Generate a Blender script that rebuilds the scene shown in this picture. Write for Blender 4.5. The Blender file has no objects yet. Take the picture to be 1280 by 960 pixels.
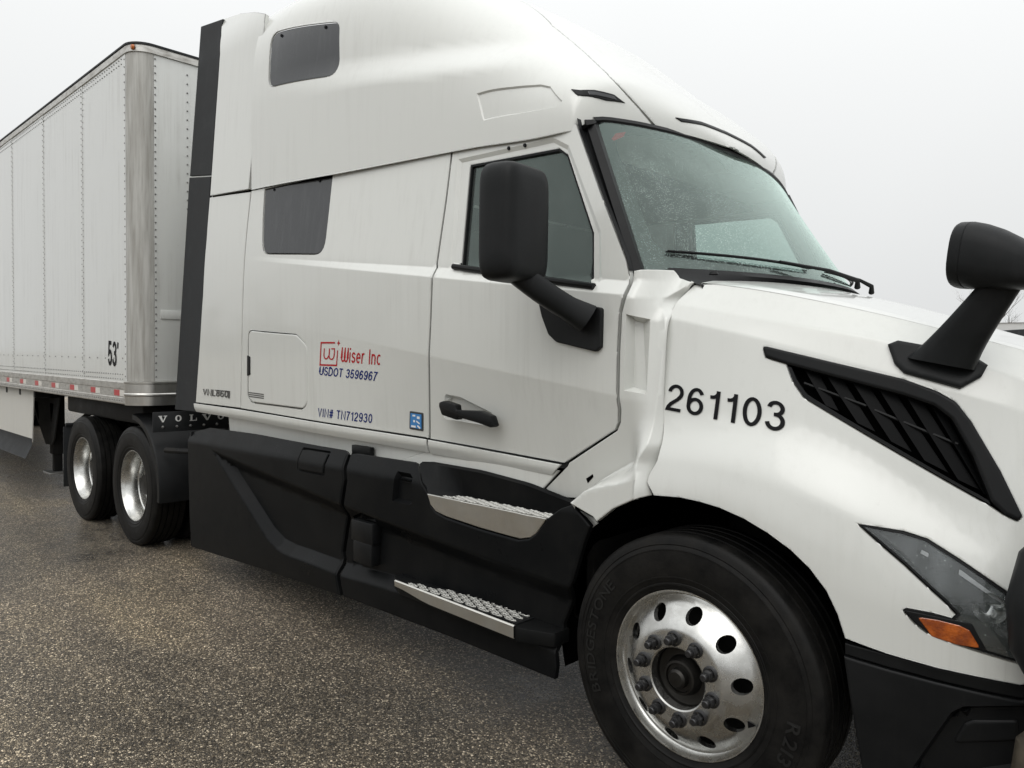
import bpy, bmesh, math, random
import numpy as np
from mathutils import Vector, Matrix
from mathutils.geometry import delaunay_2d_cdt

random.seed(7)
sc = bpy.context.scene
col = sc.collection

# ---------------------------------------------------------------- camera
CAM_F=939.03947; CAM_LOC=(1.39615,-3.56080,1.63660); CAM_YAW=0.768041; CAM_PITCH=-0.035420; CAM_ROLL=0.013493
cam = bpy.data.cameras.new("camera")
cam.sensor_fit = 'HORIZONTAL'
cam.sensor_width = 36.0
cam.lens = CAM_F / 1280 * 36.0
cam.clip_start = 0.05
cam.clip_end = 3000
cam_o = bpy.data.objects.new("camera", cam)
col.objects.link(cam_o)
_f = Vector((-math.sin(CAM_YAW) * math.cos(CAM_PITCH), math.cos(CAM_YAW) * math.cos(CAM_PITCH), math.sin(CAM_PITCH)))
_r = Vector((math.cos(CAM_YAW), math.sin(CAM_YAW), 0))
_u = _r.cross(_f)
_c, _s = math.cos(CAM_ROLL), math.sin(CAM_ROLL)
_r2, _u2 = _c * _r + _s * _u, -_s * _r + _c * _u
_m = Matrix((_r2, _u2, -_f)).transposed().to_4x4()
_m.translation = Vector(CAM_LOC)
cam_o.matrix_world = _m
sc.camera = cam_o

# ---------------------------------------------------------------- sky, sun, exposure
SUN_EL, SUN_AZ = math.radians(52), math.radians(152)      # azimuth: compass style, 0 = +Y, clockwise
w = bpy.data.worlds.new("World"); sc.world = w; w.use_nodes = True
nt = w.node_tree; N = nt.nodes; L = nt.links
bg = N['Background']
skyn = N.new('ShaderNodeTexSky'); skyn.sky_type = 'NISHITA'; skyn.sun_disc = False
skyn.sun_elevation = SUN_EL; skyn.sun_rotation = SUN_AZ
skyn.air_density = 1.0; skyn.dust_density = 8.0; skyn.ozone_density = 1.0
hs = N.new('ShaderNodeHueSaturation'); hs.inputs['Saturation'].default_value = 0.10
L.new(skyn.outputs[0], hs.inputs['Color'])
# overcast cloud layer: luminance rises from the horizon to the zenith
tc = N.new('ShaderNodeTexCoord'); sep = N.new('ShaderNodeSeparateXYZ'); L.new(tc.outputs['Generated'], sep.inputs[0])
mx = N.new('ShaderNodeMath'); mx.operation = 'MAXIMUM'; mx.inputs[1].default_value = 0.0; L.new(sep.outputs['Z'], mx.inputs[0])
sq = N.new('ShaderNodeMath'); sq.operation = 'POWER'; sq.inputs[1].default_value = 1.7; L.new(mx.outputs[0], sq.inputs[0])
ma = N.new('ShaderNodeMath'); ma.operation = 'MULTIPLY_ADD'; ma.inputs[1].default_value = 9.0; ma.inputs[2].default_value = 7.6
L.new(sq.outputs[0], ma.inputs[0])
cl = N.new('ShaderNodeVectorMath'); cl.operation = 'SCALE'; cl.inputs[0].default_value = (0.985, 1.0, 1.0)
L.new(ma.outputs[0], cl.inputs['Scale'])
# soft unevenness of the cloud deck
cn = N.new('ShaderNodeTexNoise'); cn.inputs['Scale'].default_value = 1.3; cn.inputs['Detail'].default_value = 3
L.new(tc.outputs['Generated'], cn.inputs['Vector'])
cr = N.new('ShaderNodeMapRange'); cr.inputs['To Min'].default_value = 0.93; cr.inputs['To Max'].default_value = 1.07
L.new(cn.outputs[0], cr.inputs[0])
cs = N.new('ShaderNodeVectorMath'); cs.operation = 'SCALE'
L.new(cl.outputs[0], cs.inputs[0]); L.new(cr.outputs[0], cs.inputs['Scale'])
mixn = N.new('ShaderNodeMix'); mixn.data_type = 'RGBA'; mixn.inputs['Factor'].default_value = 0.86
L.new(hs.outputs[0], mixn.inputs[6]); L.new(cs.outputs[0], mixn.inputs[7])
L.new(mixn.outputs[2], bg.inputs['Color'])
bg.inputs['Strength'].default_value = 0.115

sun = bpy.data.lights.new("sun", 'SUN'); sun.energy = 0.75; sun.angle = math.radians(50); sun.color = (1.0, 0.97, 0.93)
sun_o = bpy.data.objects.new("sun", sun); col.objects.link(sun_o)
_d = Vector((math.sin(SUN_AZ) * math.cos(SUN_EL), math.cos(SUN_AZ) * math.cos(SUN_EL), math.sin(SUN_EL)))
sun_o.rotation_euler = _d.to_track_quat('Z', 'Y').to_euler()
sun_o.location = _d * 60

sc.view_settings.view_transform = 'Standard'
sc.view_settings.look = 'None'
sc.view_settings.exposure = 0.0
sc.view_settings.gamma = 1.0
sc.view_settings.use_curve_mapping = False
sc.render.film_transparent = False

# ---------------------------------------------------------------- body surfaces (metres; x forward, y across, z up)
def sstep(a, b, t):
    t = min(1.0, max(0.0, (t - a) / (b - a)))
    return t * t * (3 - 2 * t)
def lerp(a, b, t):
    return a + (b - a) * t
def interp(tab, x):
    if x <= tab[0][0]:
        return tab[0][1]
    for (x0, y0), (x1, y1) in zip(tab, tab[1:]):
        if x <= x1:
            return y0 + (y1 - y0) * (x - x0) / (x1 - x0)
    return tab[-1][1]
def pchip(tab, x):
    """monotone cubic through the table"""
    n = len(tab)
    if x <= tab[0][0]:
        return tab[0][1]
    if x >= tab[-1][0]:
        return tab[-1][1]
    h = [tab[i + 1][0] - tab[i][0] for i in range(n - 1)]
    d = [(tab[i + 1][1] - tab[i][1]) / h[i] for i in range(n - 1)]
    i = 0
    while x > tab[i + 1][0]:
        i += 1
    def slope(k):
        if k == 0:
            return d[0]
        if k == n - 1:
            return d[-1]
        if d[k - 1] * d[k] <= 0:
            return 0.0
        w1 = 2 * h[k] + h[k - 1]; w2 = h[k] + 2 * h[k - 1]
        return (w1 + w2) / (w1 / d[k - 1] + w2 / d[k])
    t = (x - tab[i][0]) / h[i]
    m0, m1 = slope(i) * h[i], slope(i + 1) * h[i]
    return ((2 * t ** 3 - 3 * t * t + 1) * tab[i][1] + (t ** 3 - 2 * t * t + t) * m0
            + (-2 * t ** 3 + 3 * t * t) * tab[i + 1][1] + (t ** 3 - t * t) * m1)
def softramp(t, w):
    """0 for t<0, t for t>0, rounded over w"""
    return 0.0 if t < -w else (t if t > w else (t + w) ** 2 / (4 * w))

def side(x, z):
    """cab and sleeper side, below the roof seam"""
    zs = 2.235 - 0.1245 * (x + 3.1)
    amp = 0.048 * sstep(-3.5, -0.9, x)
    hgt = 0.028 + 0.030 * sstep(-3.3, -0.6, x)
    t = min(1.0, max(0.0, (z - zs + 0.006) / hgt))
    tum = lerp(0.06, 0.12, sstep(-3.6, -2.4, x))
    y = -1.165 + amp * t + tum * softramp(z - zs - hgt, lerp(0.25, 0.03, sstep(-3.6, -2.6, x)))
    zc = 1.63 - 0.13 * (x + 1.42)
    k = 0.15 * sstep(-2.7, -1.1, x) + 0.015
    y += k * softramp(zc - z, 0.006)
    y += 0.012 * softramp(zs - z, 0.05)
    return y

ROOF_BASE_Z = [(-4.3, 2.77), (-3.88, 2.75), (-3.2, 2.724), (-2.3, 2.685), (-1.3, 2.645), (-0.80, 2.612), (-0.70, 2.612), (-0.655, 2.652), (-0.58, 2.698), (-0.485, 2.71)]
ROOF_TOP_Z = [(-4.3, 4.05), (-3.1, 4.05), (-2.5, 4.0), (-2.0, 3.87), (-1.6, 3.67), (-1.26, 3.455), (-1.08, 3.305), (-0.94, 3.18), (-0.7, 2.985), (-0.56, 2.835), (-0.50, 2.75), (-0.485, 2.715)]
ROOF_HALF = [(-4.3, 1.152), (-3.3, 1.146), (-2.3, 1.108), (-1.4, 1.072), (-1.0, 1.064), (-0.80, 1.060), (-0.70, 1.045), (-0.655, 0.985), (-0.60, 0.76), (-0.54, 0.47), (-0.50, 0.20), (-0.485, 0.03)]
def roof_exp(x):
    return 6.0 - 3.0 * sstep(-2.6, -0.9, x)
def roof_yz(x, t):
    """t 0 at the seam .. 1 at the centre line"""
    a = t * math.pi / 2
    n = roof_exp(x)
    w = pchip(ROOF_HALF, x); zb = pchip(ROOF_BASE_Z, x); zt = pchip(ROOF_TOP_Z, x)
    c = max(0.0, math.cos(a)); s = max(0.0, math.sin(a))
    r = (c ** n + s ** n) ** (-1 / n)
    y = w * c * r; z = zb + (zt - zb) * s * r
    # the skirt below the long crease stands out, the dome above it is drawn in
    zl = 3.20 - 0.145 * (x + 2.4)
    amp = (0.004 + 0.085 * sstep(-3.3, -1.3, x)) * (1 - sstep(-1.35, -0.75, x))
    g = sstep(zl - 0.035, zl + 0.17, z)
    y -= amp * g * min(1.0, y / 0.5)
    return -max(y, 0.0), z
def roof_t(x, z):
    lo, hi = 0.0, 1.0
    for _ in range(30):
        m = (lo + hi) / 2
        if roof_yz(x, m)[1] < z:
            lo = m
        else:
            hi = m
    return (lo + hi) / 2
def roof(x, z):
    return roof_yz(x, roof_t(x, z))[0]

# hood and fender: longitudinal rails, each (x, y, z)
RAIL_A = [(-0.30, -0.95, 1.965), (-0.133, -0.93, 1.943), (0.02, -0.92, 1.92), (0.52, -0.87, 1.804), (0.69, -0.83, 1.754), (0.91, -0.75, 1.685), (1.15, -0.62, 1.59), (1.36, -0.40, 1.46)]
RAIL_B = [(-0.30, -1.04, 1.875), (-0.19, -1.03, 1.855), (0.125, -1.0, 1.792), (0.55, -0.96, 1.71), (0.84, -0.90, 1.624), (0.935, -0.86, 1.589), (1.15, -0.74, 1.49), (1.36, -0.50, 1.35)]
RAIL_C = [(-0.30, -1.075, 1.82), (-0.19, -1.065, 1.798), (0.19, -1.03, 1.71), (0.55, -0.995, 1.615), (0.82, -0.95, 1.538), (0.94, -0.90, 1.497), (1.15, -0.78, 1.41), (1.36, -0.54, 1.28)]
RAIL_D = [(-0.30, -1.135, 1.35), (-0.17, -1.13, 1.385), (0.22, -1.10, 1.42), (0.52, -1.07, 1.335), (0.66, -1.052, 1.245), (0.94, -0.995, 1.11), (1.15, -0.885, 1.04), (1.36, -0.64, 0.98)]
RAIL_E = [(-0.30, -1.195, 1.22), (-0.16, -1.195, 1.255), (0.06, -1.20, 1.263), (0.30, -1.20, 1.226), (0.40, -1.19, 1.199), (0.56, -1.165, 1.142), (0.75, -1.09, 1.09), (0.94, -1.04, 0.985), (1.15, -0.94, 0.93), (1.36, -0.70, 0.90)]
RAIL_F = [(-0.30, -1.22, 1.06), (0.0, -1.225, 1.13), (0.30, -1.225, 1.07), (0.55, -1.195, 0.90), (0.75, -1.135, 0.87), (0.94, -1.065, 0.84), (1.15, -0.955, 0.82), (1.36, -0.72, 0.80)]
RAILS = [RAIL_F, RAIL_E, RAIL_D, RAIL_C, RAIL_B, RAIL_A]
_rail = {}
def rail(tab, x):
    k = round(x, 3)
    key = (id(tab), k)
    if key not in _rail:
        ty = [(a, b) for a, b, c in tab]; tz = [(a, c) for a, b, c in tab]
        ws = ((-0.10, 1), (-0.05, 2), (0.0, 3), (0.05, 2), (0.10, 1))
        lim = max(0.0, min(1.0, (k + 0.30) / 0.10, (1.36 - k) / 0.10))
        _rail[key] = (sum(w_ * pchip(ty, k + d * lim) for d, w_ in ws) / 9, sum(w_ * pchip(tz, k + d * lim) for d, w_ in ws) / 9)
    return _rail[key]
_prof = {}
def hood_profile(x):
    k = round(x, 3)
    if k not in _prof:
        pts = [rail(r, k) for r in RAILS]
        tab = [(z, y) for y, z in pts]
        z0, y0 = tab[0]
        tab = [(z0 - 0.40, y0 + 0.0)] + tab
        _prof[k] = tab
    return _prof[k]
def hood(x, z):
    x0 = math.floor(x * 100) / 100
    f = (x - x0) * 100
    a = _hood(x0, z)
    return a if f < 1e-6 else a + (_hood(x0 + 0.01, z) - a) * f
def _hood(x, z):
    tab = hood_profile(x)
    if z > tab[-1][0]:
        return tab[-1][1] + (z - tab[-1][0]) * 1.1
    # straight facets above the side, rounded flare below it; corners eased by averaging
    e = 0.007 + 0.040 * math.exp(-((z - tab[3][0]) / 0.07) ** 2)
    def raw(zz):
        if zz <= tab[3][0]:
            return pchip(tab[:4], zz)
        return interp(tab[3:], zz)
    zz = [min(max(z + e * k, tab[0][0]), tab[-1][0]) for k in (-1.0, -0.5, 0.0, 0.5, 1.0)]
    return (raw(zz[0]) + 2 * raw(zz[1]) + 2 * raw(zz[2]) + 2 * raw(zz[3]) + raw(zz[4])) / 8
HOOD_CENTRE = [(-0.30, 2.02), (-0.1, 1.995), (0.235, 1.917), (0.508, 1.830), (0.75, 1.727), (1.0, 1.617), (1.2, 1.56), (1.36, 1.46)]
def hood_top(x, y):
    ya, za = rail(RAIL_A, x)
    zc = max(za, pchip(HOOD_CENTRE, x))
    return za + (zc - za) * (1 - min(1.0, abs(y / ya)) ** 2.2)

# windscreen: x as a function of y and z
def screen(y, z):
    t = (z - 1.99) / 0.68
    w_ = lerp(1.05, 0.975, t)
    return lerp(-0.33, -0.65, t) + lerp(0.35, 0.16, t) * (1 - (abs(y) / w_) ** 2.2)
def ext(x, z):
    """upper rear side extender"""
    return -1.154 + 0.055 * (z - 2.72) + 0.30 * softramp(z - 3.88, 0.12)

def cowl_fold(x):
    return interp([(-0.75, 0.98), (-0.581, 1.039), (-0.442, 1.156), (-0.234, 1.275), (-0.15, 1.33)], x)
def cowl(x, z):
    """side of the cowl between door and hood"""
    a = side(-0.30, z); b = hood(-0.15, z)
    y = lerp(a, b - 0.034, sstep(-0.30, -0.19, x))
    # flared lip along the wheel arch, below a fold
    w_ = lerp(0.04, 0.11, sstep(-0.5, -0.17, x))
    y = lerp(y, min(y, max(b - 0.034, -1.235)), sstep(0.0, w_, cowl_fold(x) - z))
    # ridge beside the hood edge, then a return into the gutter
    y += 1.4 * softramp(x - xedge(z) + 0.036, 0.004)
    return y
def xedge(z):
    return pchip([(0.9, -0.17), (1.144, -0.165), (1.24, -0.175), (1.326, -0.145), (1.5, -0.142), (1.72, -0.135), (1.80, -0.15), (1.86, -0.185), (1.93, -0.115), (1.99, -0.05)], z)

def skirt(x, z):
    """black chassis fairing"""
    y = -1.215
    y += 0.55 * softramp(z - interp([(-4.2, 0.985), (-2.2, 1.005), (-0.6, 1.02)], x) , 0.02)
    # the dark field between the top band and the diagonal blade is set back
    zb = interp([(-4.3, 0.98), (-4.02, 0.965), (-2.2, 0.80), (-1.35, 0.745), (-0.55, 0.70)], x)
    zl = interp([(-4.3, 1.25), (-4.033, 1.086), (-3.513, 0.753), (-3.034, 0.459), (-2.902, 0.411), (-2.764, 0.398), (-2.577, 0.400), (-2.209, 0.397), (-1.55, 0.43), (-1.4, 0.42), (-0.5, 0.42)], x)
    up = softramp(zb - z, 0.012)
    lo = softramp(z - zl, 0.010)
    y += min(0.062, 0.9 * min(up * 0.9, lo * 1.15)) if (up > 0 and lo > 0) else 0.0
    y += 0.05 * softramp(0.36 - z, 0.05)
    return y

# feature lines, so that creases fall on edges of the sheet metal
def frange(a, b, n):
    return [a + (b - a) * k / n for k in range(n + 1)]
def side_lines():
    xs = frange(-4.2, -0.2, 160)
    zs = lambda x: 2.235 - 0.1245 * (x + 3.1)
    hg = lambda x: 0.028 + 0.030 * sstep(-3.3, -0.6, x)
    zc = lambda x: 1.63 - 0.13 * (x + 1.42)
    return [[(x, zs(x) - 0.010) for x in xs], [(x, zs(x) - 0.002) for x in xs], [(x, zs(x) + hg(x) - 0.010) for x in xs], [(x, zs(x) + hg(x) - 0.002) for x in xs], [(x, zc(x) + 0.007) for x in xs if x > -2.7], [(x, zc(x) - 0.007) for x in xs if x > -2.7]]
def hood_lines():
    xs = frange(-0.25, 1.34, 80)
    out = []
    for r in (RAIL_B, RAIL_C):
        for d in (-0.007, 0.007):
            out.append([(x, rail(r, x)[1] + d) for x in xs])
    return out
def skirt_lines():
    xs = frange(-4.25, -0.55, 170)
    zb = lambda x: interp([(-4.3, 0.98), (-4.02, 0.965), (-2.2, 0.80), (-1.35, 0.745), (-0.55, 0.70)], x)
    zl = lambda x: interp([(-4.3, 1.25), (-4.033, 1.086), (-3.513, 0.753), (-3.034, 0.459), (-2.902, 0.411), (-2.764, 0.398), (-2.577, 0.400), (-2.209, 0.397), (-1.55, 0.43), (-1.4, 0.42), (-0.5, 0.42)], x)
    ok = lambda x: x > -3.9
    return [[(x, zb(x) + 0.012) for x in xs], [(x, zb(x) - 0.012) for x in xs], [(x, zb(x) - 0.077) for x in xs if ok(x)], [(x, zl(x) - 0.010) for x in xs], [(x, zl(x) + 0.010) for x in xs], [(x, zl(x) + 0.056) for x in xs if ok(x)], [(x, zl(x) + 0.064) for x in xs if ok(x)],
            [(x, interp([(-4.2, 0.985), (-2.2, 1.005), (-0.6, 1.02)], x)) for x in xs]]
def cowl_lines():
    zz = frange(1.0, 1.95, 50)
    xs = frange(-0.7, -0.2, 30)
    return [[(xedge(z) - 0.041, z) for z in zz], [(xedge(z) - 0.031, z) for z in zz], [(x, cowl_fold(x)) for x in xs], [(x, cowl_fold(x) - 0.5 * lerp(0.04, 0.11, sstep(-0.5, -0.17, x))) for x in xs], [(x, cowl_fold(x) - lerp(0.04, 0.11, sstep(-0.5, -0.17, x))) for x in xs]]

def gapstrip(x, z):
    """rubber strip behind the cab, one flat plane from bottom to roof"""
    return -1.142 + 0.038 * (z - 1.2) + 0.03 * (-4.1 - x)


# ---------------------------------------------------------------- materials
MATS = {}
class NT:
    def __init__(s, name):
        m = bpy.data.materials.new(name); m.use_nodes = True
        s.m = m; s.n = m.node_tree.nodes; s.l = m.node_tree.links
        s.p = s.n['Principled BSDF']; MATS[name] = m
    def node(s, t, **kw):
        n = s.n.new(t)
        for k, v in kw.items():
            setattr(n, k, v)
        return n
    def coord(s, scale=(1, 1, 1), kind='Object', rot=(0, 0, 0)):
        c = s.node('ShaderNodeTexCoord'); mp = s.node('ShaderNodeMapping')
        mp.inputs['Scale'].default_value = scale; mp.inputs['Rotation'].default_value = rot
        s.l.new(c.outputs[kind], mp.inputs['Vector']); return mp.outputs[0]
    def noise(s, vec, scale=5, detail=4, rough=0.55, dist=0.0):
        n = s.node('ShaderNodeTexNoise'); n.inputs['Scale'].default_value = scale
        n.inputs['Detail'].default_value = detail; n.inputs['Roughness'].default_value = rough
        n.inputs['Distortion'].default_value = dist
        s.l.new(vec, n.inputs['Vector']); return n.outputs[0]
    def ramp(s, fac, stops):
        r = s.node('ShaderNodeValToRGB'); e = r.color_ramp.elements
        while len(e) < len(stops):
            e.new(0.5)
        for el, (p, c) in zip(e, stops):
            el.position = p; el.color = (c, c, c, 1) if not isinstance(c, tuple) else (*c, 1)
        s.l.new(fac, r.inputs[0]); return r.outputs[0]
    def rng(s, v, a, b, c, d):
        r = s.node('ShaderNodeMapRange'); r.inputs[1].default_value = a; r.inputs[2].default_value = b
        r.inputs[3].default_value = c; r.inputs[4].default_value = d
        s.l.new(v, r.inputs[0]); return r.outputs[0]
    def mixc(s, fac, a, b, mode='MIX'):
        x = s.node('ShaderNodeMix', data_type='RGBA', blend_type=mode)
        for i, v in ((0, fac), (6, a), (7, b)):
            if hasattr(v, 'is_output'):
                s.l.new(v, x.inputs[i])
            else:
                x.inputs[i].default_value = v if not isinstance(v, tuple) else (*v, 1)
        return x.outputs[2]
    def math(s, op, a, b=0.0):
        x = s.node('ShaderNodeMath', operation=op)
        for i, v in ((0, a), (1, b)):
            if hasattr(v, 'is_output'):
                s.l.new(v, x.inputs[i])
            else:
                x.inputs[i].default_value = v
        return x.outputs[0]
    def bump(s, h, strength=0.3, dist=0.005):
        b = s.node('ShaderNodeBump'); b.inputs['Strength'].default_value = strength; b.inputs['Distance'].default_value = dist
        s.l.new(h, b.inputs['Height']); s.l.new(b.outputs[0], s.p.inputs['Normal']); return b
    def set(s, **kw):
        for k, v in kw.items():
            k = k.replace('_', ' ')
            i = s.p.inputs[k]
            if hasattr(v, 'is_output'):
                s.l.new(v, i)
            else:
                i.default_value = (*v, 1) if isinstance(v, tuple) else v
        return s

def flat(name, rgb, rough=0.5, metal=0.0, **kw):
    t = NT(name); t.set(Base_Color=rgb, Roughness=rough, Metallic=metal, **kw); return t.m

def paint(name, rgb, dirt=0.5, rough=0.28, coat=0.5):
    t = NT(name)
    streak = t.noise(t.coord((26, 26, 1.1)), 1.0, 5, 0.6)
    fine = t.noise(t.coord((70, 70, 2.2)), 1.0, 4, 0.65)
    patch = t.noise(t.coord((1, 1, 1)), 1.7, 6, 0.65)
    spots = t.noise(t.coord((1, 1, 1)), 42, 3, 0.7)
    a = t.rng(streak, 0.48, 0.75, 0.0, 1.0); b = t.rng(patch, 0.40, 0.68, 0.0, 1.0)
    k = t.math('MULTIPLY', t.math('MULTIPLY', a, b), 0.26 * dirt)
    k2 = t.math('MULTIPLY', t.rng(fine, 0.56, 0.74, 0, 1), t.math('MULTIPLY', b, 0.18 * dirt))
    k3 = t.math('MULTIPLY', t.rng(spots, 0.66, 0.74, 0, 1), 0.10 * dirt)
    k = t.math('ADD', t.math('ADD', k, k2), k3)
    c = t.mixc(k, rgb, (0.30, 0.29, 0.26))
    t.set(Base_Color=c, Coat_Weight=coat, Coat_Roughness=0.07, Roughness=rough)
    # fine drizzle standing on the paint
    v = t.node('ShaderNodeTexVoronoi'); v.inputs['Scale'].default_value = 240; t.l.new(t.coord(), v.inputs['Vector'])
    t.bump(t.rng(v.outputs['Distance'], 0.08, 0.35, 1, 0), 0.035, 0.002)
    return t.m
paint('white_paint', (0.61, 0.618, 0.588), 0.8, 0.30, 0.8)
paint('trailer_white', (0.575, 0.585, 0.565), 2.2, 0.28, 0.5)
paint('skirt_white', (0.55, 0.54, 0.50), 1.6, 0.5, 0.0)

def plastic(name, rgb, rough, dust=0.5, dustc=(0.11, 0.11, 0.11), spec=0.16):
    t = NT(name)
    p = t.noise(t.coord(), 4.5, 6, 0.62)
    s = t.noise(t.coord((40, 40, 2.5)), 1.0, 3, 0.6)
    k = t.math('MULTIPLY', t.rng(p, 0.42, 0.72, 0, 1), 0.55 * dust)
    k = t.math('ADD', k, t.math('MULTIPLY', t.rng(s, 0.55, 0.75, 0, 1), 0.2 * dust))
    t.set(Base_Color=t.mixc(k, rgb, dustc), Roughness=t.rng(p, 0.3, 0.7, rough - 0.06, rough + 0.14))
    t.set(Specular_IOR_Level=spec)
    t.bump(t.noise(t.coord(), 700, 2, 0.5), 0.12, 0.002)
    return t.m
plastic('black_plastic', (0.007, 0.0075, 0.008), 0.38, 0.5, (0.02, 0.02, 0.02))
plastic('mirror_plastic', (0.010, 0.011, 0.0115), 0.44, 0.5, (0.034, 0.034, 0.036))
plastic('skirt_black', (0.005, 0.0055, 0.006), 0.32, 0.7, (0.016, 0.0155, 0.0145), 0.09)
plastic('rubber_strip', (0.020, 0.0215, 0.023), 0.55, 0.6, (0.06, 0.06, 0.06))
plastic('chassis_black', (0.012, 0.012, 0.012), 0.6, 0.8, (0.035, 0.032, 0.028))
plastic('dusty_black', (0.02, 0.019, 0.018), 0.6, 1.2, (0.16, 0.13, 0.09))
plastic('leg_grey', (0.035, 0.036, 0.037), 0.5, 0.6, (0.06, 0.055, 0.05))
plastic('vent_black', (0.004, 0.0042, 0.0045), 0.45, 0.4, (0.012, 0.012, 0.012), 0.08)
flat('gap_black', (0.003, 0.003, 0.003), 0.9, 0.0, Specular_IOR_Level=0.0)
flat('interior_dark', (0.06, 0.063, 0.062), 0.75)
flat('interior_grey', (0.22, 0.225, 0.215), 0.8)
flat('decal_black', (0.006, 0.006, 0.007), 0.6, 0.0, Specular_IOR_Level=0.12)
flat('decal_navy', (0.010, 0.022, 0.14), 0.6, 0.0, Specular_IOR_Level=0.12)
flat('decal_red', (0.40, 0.018, 0.022), 0.6, 0.0, Specular_IOR_Level=0.12)
flat('decal_white', (0.8, 0.8, 0.78), 0.45)
flat('decal_blue', (0.05, 0.22, 0.52), 0.35)
flat('badge_grey', (0.10, 0.10, 0.10), 0.35, 0.6)
flat('tape_red', (0.42, 0.025, 0.03), 0.3)
flat('tape_white', (0.62, 0.60, 0.55), 0.3)
t = NT('amber')
v = t.node('ShaderNodeTexVoronoi'); v.inputs['Scale'].default_value = 160; t.l.new(t.coord(), v.inputs['Vector'])
t.set(Base_Color=t.ramp(t.noise(t.coord(), 26, 3), [(0.35, (0.20, 0.034, 0.002)), (0.65, (0.46, 0.10, 0.006))]), Roughness=0.15, Coat_Weight=1.0)
t.bump(v.outputs['Distance'], 0.35, 0.003)
flat('rivet_grey', (0.20, 0.20, 0.195), 0.4, 0.5)
flat('nut_metal', (0.055, 0.055, 0.057), 0.38, 0.8)
flat('orange_lens', (0.45, 0.12, 0.02), 0.2)

def metal(name, rgb, rough, grime=0.4, stretch=(6, 6, 1.2), gcol=(0.10, 0.09, 0.075)):
    t = NT(name)
    p = t.noise(t.coord(stretch), 3.0, 6, 0.6)
    q = t.noise(t.coord(), 60, 3, 0.6)
    k = t.math('MULTIPLY', t.rng(p, 0.42, 0.75, 0, 1), grime)
    t.set(Base_Color=t.mixc(k, rgb, gcol), Metallic=t.rng(k, 0, 1, 1.0, 0.45), Roughness=t.rng(p, 0.2, 0.8, rough - 0.04, rough + 0.10))
    return t.m
metal('aluminium', (0.60, 0.60, 0.58), 0.24, 0.40, (5, 5, 5))
metal('stainless', (0.62, 0.61, 0.58), 0.30, 0.25)
metal('step_steel', (0.66, 0.65, 0.61), 0.34, 0.2, (3, 3, 3))
t = NT('corner_metal')
p = t.noise(t.coord((9, 9, 0.6)), 3.0, 6, 0.6)
t.set(Base_Color=t.mixc(t.rng(p, 0.38, 0.7, 0, 1), (0.46, 0.455, 0.43), (0.27, 0.26, 0.235)), Metallic=0.15, Roughness=t.rng(p, 0.3, 0.7, 0.45, 0.6))
metal('rail_metal', (0.62, 0.61, 0.58), 0.45, 0.6, (4, 4, 12), (0.20, 0.18, 0.15))
metal('galvanised', (0.42, 0.42, 0.41), 0.5, 0.6)
metal('dull_steel', (0.045, 0.043, 0.04), 0.45, 0.6, (6, 6, 1.2), (0.02, 0.018, 0.016))

t = NT('tyre')
p = t.noise(t.coord(), 9, 6, 0.65); f2 = t.noise(t.coord(), 90, 3, 0.6)
t.set(Base_Color=t.mixc(t.rng(p, 0.38, 0.72, 0, 0.9), (0.0045, 0.0045, 0.0045), (0.015, 0.014, 0.0125)), Roughness=t.rng(p, 0.3, 0.7, 0.40, 0.62), Specular_IOR_Level=0.15)
t.bump(f2, 0.18, 0.004)
flat('tyre_letter', (0.012, 0.012, 0.0115), 0.55, 0.0, Specular_IOR_Level=0.25)

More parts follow.
